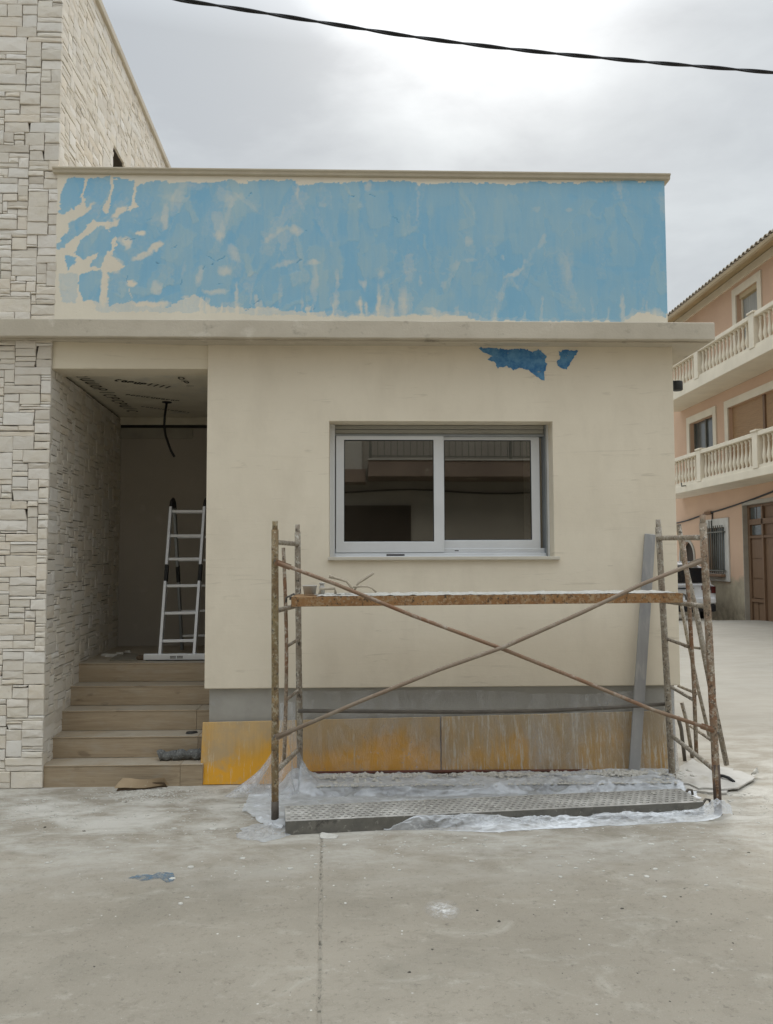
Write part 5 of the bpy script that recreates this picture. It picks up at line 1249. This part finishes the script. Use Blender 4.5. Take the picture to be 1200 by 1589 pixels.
# wall with openings: list of (y0,y1,z0,z1); y0 is the nearer side
ops = {
 'door': (17.9, dpt_(1161.5), 0.0, 3.06),
 'bars': (dpt_(1134), dpt_(1106), 1.24, 2.46),
 'arch': (23.35, 24.35, 0.0, 2.12),
 'mid': (dpt_(1120), dpt_(1082), 4.50, 5.60),
 'blind': (16.9, dpt_(1144.5), 3.62, 5.60),
 'top': (dpt_(1198), dpt_(1162.5), 6.40, 8.42)}
cy = sorted({YN, YFAR} | {v for o in ops.values() for v in o[:2]}); czs = sorted({-.4, 9.02} | {v for o in ops.values() for v in o[2:]})
mb = MB()
for i in range(len(cy)-1):
    for j in range(len(czs)-1):
        ym, zm_ = (cy[i]+cy[i+1])/2, (czs[j]+czs[j+1])/2
        if any(o[0] < ym < o[1] and o[2] < zm_ < o[3] for o in ops.values()): continue
        mb.add([(XW,cy[i+1],czs[j]),(XW,cy[i],czs[j]),(XW,cy[i],czs[j+1]),(XW,cy[i+1],czs[j+1])], [(0,1,2,3)])
for nm, (a, b, c, d) in ops.items():
    x1 = XW + .22
    mb.add([(XW,a,c),(x1,a,c),(x1,a,d),(XW,a,d),(XW,b,c),(x1,b,c),(x1,b,d),(XW,b,d)], [(0,1,2,3),(5,4,7,6),(3,2,6,7),(4,5,1,0)])
mb.add([(XW,YN,-.4),(XW+8,YN,-.4),(XW+8,YN,9.02),(XW,YN,9.02),(XW,YFAR,-.4),(XW+8,YFAR,-.4),(XW+8,YFAR,9.02),(XW,YFAR,9.02)], [(0,1,2,3),(5,4,7,6),(1,5,6,2)])
mb.build('wall', MT['pink'], pb)
def trimf(nm, op, w, mat, bottom=True, th=.035, wn=None):
    a, b, c, d = op; par = part_empty(nm, pb)
    wn = w if wn is None else wn
    t = MB()
    z0 = c - (w if bottom else 0)
    t.box(XW-th, XW-.001, a-wn, a-.0005, z0, d+w); t.box(XW-th, XW-.001, b+.0005, b+w, z0, d+w); t.box(XW-th, XW-.001, a, b, d+.0005, d+w)
    if bottom: t.box(XW-th, XW-.001, a, b, z0, c-.0005)
    t.build('surround', mat, par); return par
# top window with curtain
par = trimf('window', ops['top'], .20, MT['trim']); a, b, c, d = ops['top']
MB().box(XW+.16, XW+.20, a, b, c, d).build('curtain', MT['curtain'], par); MB().box(XW+.12, XW+.15, a, a+.06, c, d).build('casing', MT['trim'], par); MB().box(XW+.12, XW+.15, b-.06, b, c, d).build('casing', MT['trim'], par)
MB().box(XW+.05, XW+.20, a+.06, b-.06, d-.12, d-.001).build('shutter_box', MT['eave'], par)
# middle window
par = trimf('window', ops['mid'], .20, MT['trim']); a, b, c, d = ops['mid']
MB().box(XW+.15, XW+.17, a+.03, b-.03, c, d).build('pane', MT['far_glass'], par)
MB().box(XW+.18, XW+.2, a+.1, (a+b)/2-.1, c, d-.2).build('curtain', MT['curtain'], par)
for u0, u1 in ((a, a+.05), (b-.05, b), ((a+b)/2-.03, (a+b)/2+.03)): MB().box(XW+.11, XW+.15, u0, u1, c, d).build('casing', MT['bars'], par)
# balcony door with blind
par = trimf('balcony_door', ops['blind'], .20, MT['trim'], False); a, b, c, d = ops['blind']
nsl = 36
mb = MB()
for k in range(nsl):
    z0 = c + (d-c)*k/nsl; mb.box(XW+.10, XW+.125 + .006, a, b, z0 + .004, z0 + (d-c)/nsl)
mb.build('blind_slats', MT['blind'], par); MB().box(XW+.132, XW+.14, a, b, c, d).build('backing', MT['dark'], par)
yy_ = dpt_(1197); MB().box(XW+.06, XW+.099, yy_-.05, yy_+.05, c, d).build('mullion', MT['wood_door'], par)
# barred window
par = trimf('window', ops['bars'], .24, MT['trim_white']); a, b, c, d = ops['bars']
MB().box(XW+.12, XW+.14, a, b, c, d).build('pane', MT['far_glass'], par)
cage = part_empty('window_grille', pb)
for k in range(10):
    y_ = a - .02 + (b - a + .10)*k/9; MB().tube([V3((XW-.10,y_,c-.03)), V3((XW-.10,y_,d+.05+(.15 if k in (5,6) else 0)))], .014, 6).build('bar', MT['bars'], cage)
for z_ in (c + .03, d - .15): MB().box(XW-.118, XW-.104+.02, a-.08, b+.12, z_, z_+.035).build('cross_rail', MT['bars'], cage)
for y_ in (a - .06, b + .10):
    for z_ in (c+.03, d-.15): MB().box(XW-.10, XW-.036, y_-.015, y_+.015, z_, z_+.03).build('bracket', MT['bars'], cage)
MB().box(XW-.16, XW-.037, a-.03, b+.10, c-.12, c-.045).build('window_sill', MT['brick_sill'], pb, bevel=.01)
# arched door
a, b, c, d = ops['arch']; par = part_empty('arched_door', pb)
MB().box(XW+.12, XW+.16, a, b, -.3, d).build('leaf', MT['opp_door'], par)
n = 14; R_ = (b-a)/2
for s in (0, 1):
    poly = [(a if s == 0 else b, d), ((a+b)/2, d)] + [((a+b)/2 + (-1 if s == 0 else 1)*R_*math.sin(t*math.pi/2/n), d - R_*.9 + R_*.9*math.cos(t*math.pi/2/n)) for t in range(n+1)]
    MB().prism([(y_, z_) for y_, z_ in poly], 0, XW-.0, XW+.11).build('arch_spandrel', MT['pink'], par, fix=True)
mb = MB()
prev = None
for t in range(-n, n+1):
    an = t*math.pi/2/n; p0 = ((a+b)/2 + R_*math.sin(an), d - R_*.9 + R_*.9*math.cos(an)); p1_ = ((a+b)/2 + (R_+.08)*math.sin(an), d - R_*.9 + (R_*.9+.08)*math.cos(an))
    if prev: mb.hexa([V3((XW-.03,*prev[0])), V3((XW-.03,*p0)), V3((XW-.001,*p0)), V3((XW-.001,*prev[0])), V3((XW-.03,*prev[1])), V3((XW-.03,*p1_)), V3((XW-.001,*p1_)), V3((XW-.001,*prev[1]))])
    prev = (p0, p1_)
mb.box(XW-.03, XW-.001, a-.08, a, -.3, d-R_*.9-.001); mb.box(XW-.03, XW-.001, b, b+.08, -.3, d-R_*.9-.001)
mb.build('surround', MT['door_stone'], par)
# street door
par = part_empty('street_door', pb); a, b, c, d = ops['door']
MB().box(XW-.004, XW+.219, b-.02, b-.001, -.3, d-.001).build('jamb', MT['door_stone'], par); MB().box(XW-.02, XW+.219, a, b-.02, d-.10, d-.002).build('lintel', MT['door_stone'], par)
dx = XW + .17; b2 = b - .02; d2 = d - .10
MB().box(dx, dx+.04, a, b2, -.3, d2).build('leaf', MT['wood_door'], par)
fr_ = MB(); fr_.box(dx-.05, dx-.001, b2-.10, b2, -.3, d2); fr_.box(dx-.05, dx-.001, a, b2-.10, d2-.06, d2); fr_.box(dx-.06, dx-.001, a, b2-.10, 2.46, 2.60); fr_.box(dx-.05, dx-.001, a, b2-.1, 2.12, 2.18)
fr_.box(dx-.06, dx-.001, b2-.80, b2-.72, 0, d2); fr_.build('door_frame', MT['wood_door'], par, bevel=.006)
for (y0, y1, z0, z1) in ((b2-.40,b2-.10,2.60,d2-.06),(b2-.72,b2-.44,2.60,d2-.06),(b2-.68,b2-.16,2.20,2.44)):
    MB().box(dx-.012, dx-.002, y0, y1, z0, z1).build('transom_pane', MT['far_glass'], par)
for (y0, y1, z0, z1) in ((b2-.68,b2-.15,1.62,2.08),(b2-.68,b2-.15,1.12,1.57),(b2-.68,b2-.15,.62,1.07),(b2-.68,b2-.44,-.02,.5),(b2-.38,b2-.15,-.02,.5)):
    MB().box(dx-.022, dx-.002, y0, y1, z0, z1).build('door_panel', MT['wood_door'], par, bevel=.012)
MB().box(dx-.055, dx-.023, b2-.70, b2-.12, .52, .60).build('door_rail', MT['wood_door'], par, bevel=.004)
# eave, gutter, roof
MB().prism([(XW-.001, 8.98),(XW-.52, 8.78),(XW-.52, 8.83),(XW-.001, 9.03)], 1, YN, YFAR+.25).build('eave', MT['eave'], pb)
MB().box(XW-.045, XW-.001, YN, YFAR, 8.74, 8.95).build('cornice_band', MT['trim'], pb)
gprof = [(x_, z_-.215) for x_, z_ in [(XW-.525,9.06),(XW-.525,8.98),(XW-.54,8.925),(XW-.58,8.91),(XW-.63,8.935),(XW-.65,9.0),(XW-.64,9.0),(XW-.62,8.945),(XW-.58,8.925),(XW-.55,8.94),(XW-.53,9.0)]]
MB().prism(gprof, 1, YN, YFAR+.25).build('gutter', MT['gutter'], pb, fix=True)
rs = math.tan(R(17))
roof = MB().hexa([V3((XW-.55,YN,8.835)), V3((XW+4,YN,8.835+4.55*rs)), V3((XW+4,YFAR+.2,8.835+4.55*rs)), V3((XW-.55,YFAR+.2,8.835)),
                  V3((XW-.55,YN,8.87)), V3((XW+4,YN,8.87+4.55*rs)), V3((XW+4,YFAR+.2,8.87+4.55*rs)), V3((XW-.55,YFAR+.2,8.87))]).build('roof', MT['rooftile'], pb)
tb = MB(); n = 6
pr = [(.085*math.cos(math.pi*i/n), .07*math.sin(math.pi*i/n)) for i in range(n+1)] + [(.07*math.cos(math.pi*(n-i)/n), .055*math.sin(math.pi*(n-i)/n)) for i in range(n+1)]
tl0, tl1 = V3((-.62+XW, 0, 8.85)), V3((XW-.15, 0, 8.86+.47*rs))
vs = [V3((tl0.x, y_, tl0.z+z_)) for y_, z_ in pr] + [V3((tl1.x, y_, tl1.z+z_)) for y_, z_ in pr]; m_ = len(pr)
tb.add(vs, [tuple(range(m_)), tuple(range(m_, 2*m_))[::-1]] + [(i, (i+1)%m_, m_+(i+1)%m_, m_+i) for i in range(m_)])
tile0 = tb.build('roof_tile', MT['rooftile'], roof, fix=True)
y_ = YN + .1; first = True
while y_ < YFAR + .2:
    o = tile0 if first else tile0.copy()
    if not first: C.objects.link(o); o.parent = roof
    o.location = (0, y_, 0); first = False; y_ += .21
# balconies
def baluster_mesh(h):
    pr = [(.045,0),(.045,.03*h),(.03,.05*h),(.032,.10*h),(.055,.24*h),(.058,.30*h),(.045,.42*h),(.028,.60*h),(.024,.74*h),(.036,.78*h),(.026,.82*h),(.030,.90*h),(.044,.93*h),(.044,h)]
    return MB().lathe(pr, (0,0,0), 8)
posts = [23.95, dpt_(1094, XBf), dpt_(1185, XBf), dpt_(1185, XBf) - 3.03]
for zb, zt2, zr in ((3.43, 3.62, 4.44), (6.09, 6.34, 7.13)):
    bal = part_empty('balcony', pb)
    MB().box(XBf, XW-.001, 12.2, 24.1, zb, zt2).build('slab', MT['trim'], bal, bevel=.012)
    MB().box(XBf+.02, XBf+.20, 12.3, 24.0, zt2+.001, zt2+.07).build('plinth_rail', MT['trim'], bal)
    MB().box(XBf+.0, XBf+.22, 12.3, 24.0, zr-.10, zr-.001).build('handrail', MT['trim'], bal, bevel=.012)
    h = zr - .101 - zt2 - .071
    b0 = baluster_mesh(h).build('baluster', MT['trim'], bal); first = True
    for k in range(len(posts)):
        yk = posts[k]
        MB().box(XBf-.012, XBf+.23, yk-.12, yk+.12, zt2+.002, zr+.002).build('post', MT['trim'], bal, bevel=.006)
        MB().box(XBf-.04, XBf+.26, yk-.155, yk+.155, zr+.003, zr+.05).build('post_cap', MT['trim'], bal, bevel=.015)
        if k < len(posts)-1:
            y1_, y0_ = yk - .12, posts[k+1] + .12; nb = 14
            for i in range(nb):
                o = b0 if first else b0.copy()
                if not first: C.objects.link(o); o.parent = bal
                o.location = (XBf+.11, y0_ + (y1_-y0_)*(i+.5)/nb, zt2+.071); first = False
for (x, y, zz) in ((1070, 600, 6.38), (1073, 753, 3.60)):
    yb0 = dpt_(x, XBf)
    MB().tube([V3((XBf+.05, yb0, zz)), V3((XBf-.12, yb0, zz-.02)), V3((XBf-.16, yb0-.1, zz+.05))], .018, 6).build('drain_spout', MT['bars'], pb)
# cable along the wall
wpts = [(25.2, 2.70), (24.4, 2.72), (23.6, 2.78), (22.4, 2.86), (21.4, 2.95), (20.6, 3.0), (19.6, 3.08), (18.4, 3.20), (17, 3.26)]
MB().tube([V3((XW-.03, y_, z_+.02*math.sin(y_*9))) for y_, z_ in wpts], .022, 6, jit=.5).build('wall_cable', MT['cable'], pb)
yj = 22.0; MB().tube([V3((XW-.03, yj, 2.90)), V3((XW-.03, yj+.02, 2.5)), V3((XW-.03, yj, 2.12))], .018, 6).build('wall_cable', MT['cable'], pb)
MB().box(XW-.06, XW-.0, yj+.05, yj+.45, 2.84, 2.93).build('junction_box', simple('rusty_box', (.16,.09,.05), (.2,.12,.07), 9, .8), pb)

# ------------------------------------------------------------------ parked car seen from behind
cy0 = 20.6; cxr_, cxl_ = 9.10, 7.32; cc_ = (cxr_+cxl_)/2; hw = (cxr_-cxl_)/2; gzc = gz(cc_, 20.8) - .0
car = thing('parked_car', 'white hatchback parked against the salmon building, seen from behind', 'car', (cc_, cy0+2, gzc))
def loft(secs, name, mat, par, cap=True, sub=0):
    mb = MB(); n = len(secs[0]); vs = [v for s_ in secs for v in s_]
    fs = [(i*n+j, i*n+(j+1)%n, (i+1)*n+(j+1)%n, (i+1)*n+j) for i in range(len(secs)-1) for j in range(n)]
    if cap: fs += [tuple(range(n))[::-1], tuple((len(secs)-1)*n + j for j in range(n))]
    mb.add(vs, fs, True); o = mb.build(name, mat, par, fix=True)
    if sub:
        s_ = o.modifiers.new('s', 'SUBSURF'); s_.levels = s_.render_levels = sub
    return o
def ring(y, w0, z0, w1, z1, w2, z2, k=0):
    # half widths at floor, waist and top
    h = [(w0*.92, z0), (w0, z0+.10), (w1, z0+(z1-z0)*.55), (w1*.985, z1), (w2, z2-.03), (w2*.9, z2)]
    p_ = [(x, z) for x, z in h] + [(-x, z) for x, z in h[::-1]]
    return [V3((cc_ + x, y, gzc + z)) for x, z in p_]
secs = [ring(cy0+.03, .80,.34, .84,.62, .80,.90), ring(cy0-.02, .84,.30, .88,.66, .84,.93), ring(cy0+.25, .88,.24, .90,.78, .86,.97), ring(cy0+1.2, .89,.22, .905,.84, .86,.98),
        ring(cy0+2.8, .89,.22, .90,.82, .86,.97), ring(cy0+3.7, .88,.22, .89,.74, .80,.90), ring(cy0+4.1, .80,.28, .82,.62, .70,.72), ring(cy0+4.2, .70,.34, .72,.52, .60,.60)]
loft(secs, 'body', MT['carpaint'], car)
def ring2(y, w0, z0, w2, z2): return [V3((cc_+x, y+dy, gzc+z)) for x, z, dy in [(w0,z0,0),(w0*.985,z0+(z2-z0)*.4,0),(w2,z2-.05,0),(w2*.86,z2,0),(-w2*.86,z2,0),(-w2,z2-.05,0),(-w0*.985,z0+(z2-z0)*.4,0),(-w0,z0,0)]]
loft([ring2(cy0+.10,.83,.90,.66,.98), ring2(cy0+.20,.83,.90,.68,1.30), ring2(cy0+.34,.83,.90,.67,1.43), ring2(cy0+.9,.84,.90,.68,1.49), ring2(cy0+1.9,.84,.90,.68,1.50), ring2(cy0+2.6,.83,.90,.64,1.38), ring2(cy0+3.1,.80,.88,.6,.98)], 'cabin', MT['carpaint'], car)
# rear window
def quad3(pts_, name, mat, th=.012):
    n_ = (pts_[1]-pts_[0]).cross(pts_[3]-pts_[0]).normalized()*th
    return MB().hexa(pts_ + [p_ + n_ for p_ in pts_]).build(name, mat, car, bevel=.006)
rz = lambda x, y, z: V3((cc_+x, cy0+y, gzc+z))
quad3([rz(-.70,.085,.97), rz(.70,.085,.97), rz(.60,.205,1.36), rz(-.60,.205,1.36)], 'rear_window', MT['carglass'], .02)
MB().box(cc_-.55, cc_+.55, cy0+.14, cy0+.40, gzc+1.435, gzc+1.465).build('roof_spoiler', MT['carpaint'], car, bevel=.01)
for s in (-1, 1):
    MB().obox(rz(s*.815, .02, .80), (.055,.0,0), (0,.06,0), (0,0,.09)).build('taillight', MT['taillight'], car, bevel=.015)
    MB().obox(rz(s*.62, -.015, .85), (.11,.0,0), (0,.03,0), (0,0,.055)).build('taillight', MT['taillight'], car, bevel=.012)
    MB().tube([rz(s*.66,.55,1.475), rz(s*.66,.7,1.51), rz(s*.66,1.9,1.515), rz(s*.66,2.1,1.48)], .014, 6).build('roof_rail', MT['alu_dark'], car)
    MB().obox(rz(s*.95, 2.5, 1.0), (.09,0,0), (0,.06,0), (0,0,.07)).build('mirror', MT['carpaint'], car, bevel=.02)
    quad3([rz(s*.855,.35,.98) if s>0 else rz(s*.855,2.5,.98), rz(s*.855,2.5,.98) if s>0 else rz(s*.855,.35,.98), rz(s*.70,2.2,1.36) if s>0 else rz(s*.70,.5,1.36), rz(s*.70,.5,1.36) if s>0 else rz(s*.70,2.2,1.36)], 'side_window', MT['carglass'], .012)
    for yy in (.78, 3.35):
        w = part_empty('wheel', car)
        MB().tube([rz(s*.70,yy,.315), rz(s*.71,yy,.315), rz(s*.88,yy,.315), rz(s*.895,yy,.315)], [.28,.315,.315,.28], 20).build('tyre', MT['rubber'], w)
        MB().tube([rz(s*.89,yy,.315), rz(s*.90,yy,.315)], .19, 16).build('rim', MT['alu_dark'], w)
MB().box(cc_-.86, cc_+.86, cy0-.07, cy0+.3, gzc+.24, gzc+.44).build('lower_bumper', MT['carblack'], car, bevel=.04)
MB().box(cc_-.865, cc_+.865, cy0-.075, cy0+.28, gzc+.445, gzc+.60).build('bumper', MT['carpaint'], car, bevel=.035)
MB().box(cc_-.60, cc_+.60, cy0-.078, cy0-.07, gzc+.44, gzc+.455).build('bumper_seam', MT['carblack'], car)
MB().box(cc_-.25, cc_+.25, cy0-.055, cy0-.035, gzc+.68, gzc+.79).build('number_plate', MT['plate'], car, bevel=.004)
MB().box(cc_-.30, cc_+.30, cy0-.05, cy0-.02, gzc+.82, gzc+.855).build('grab_strip', MT['carblack'], car, bevel=.006)

# ------------------------------------------------------------------ house across the street, behind the camera (mirrored in the panes)
OY = -4.0
op = thing('opposite_house', 'pale house across the street, mirrored in the window panes', 'building', (1.5, OY, 0))
MB().box(-7.2, 12, OY-.3, OY, 0, 6.6).build('wall', MT['opp_wall'], op)
MB().box(-7.2, -.02, OY+.001, OY+.25, 3.30, 6.6).build('upper_wall', MT['opp_light'], op)
MB().box(-7.2, .06, OY+.001, OY+.55, 3.12, 3.38).build('neighbour_ledge', MT['opp_brown'], op, bevel=.01)
MB().box(.10, 9.5, OY+.001, OY+1.0, 3.19, 3.50).build('balcony_slab', MT['opp_brown'], op, bevel=.01)
MB().box(.09, 9.52, OY+.9, OY+1.03, 3.501, 3.53).build('slab_nosing', MT['opp_light'], op)
rl = part_empty('railing', op)
b0 = MB().box(-.007, .007, -.007, .007, 0, .92).build('baluster_bar', MT['bars'], rl)
for k in range(75):
    o = b0 if k == 0 else b0.copy()
    if k: C.objects.link(o); o.parent = rl
    o.location = (.16 + k*.125, OY+.97, 3.56)
MB().box(.12, 9.5, OY+.95, OY+.99, 4.48, 4.51).build('top_rail', MT['bars'], rl); MB().box(.12, 9.5, OY+.955, OY+.985, 3.57, 3.59).build('low_rail', MT['bars'], rl)
for k in range(7): MB().box(.12+1.35*k, .17+1.35*k, OY+.945, OY+.995, 3.531, 4.52).build('railing_post', MT['bars'], rl)
MB().box(-2.2, .97, OY+.001, OY+.04, 0, 2.70).build('garage_door', MT['opp_door'], op)
MB().tube([V3((x, OY+.06, 2.98 + .04*math.sin(x*1.7))) for x in [-7 + .5*i for i in range(34)]], .018, 6).build('wall_cable', MT['cable'], op)
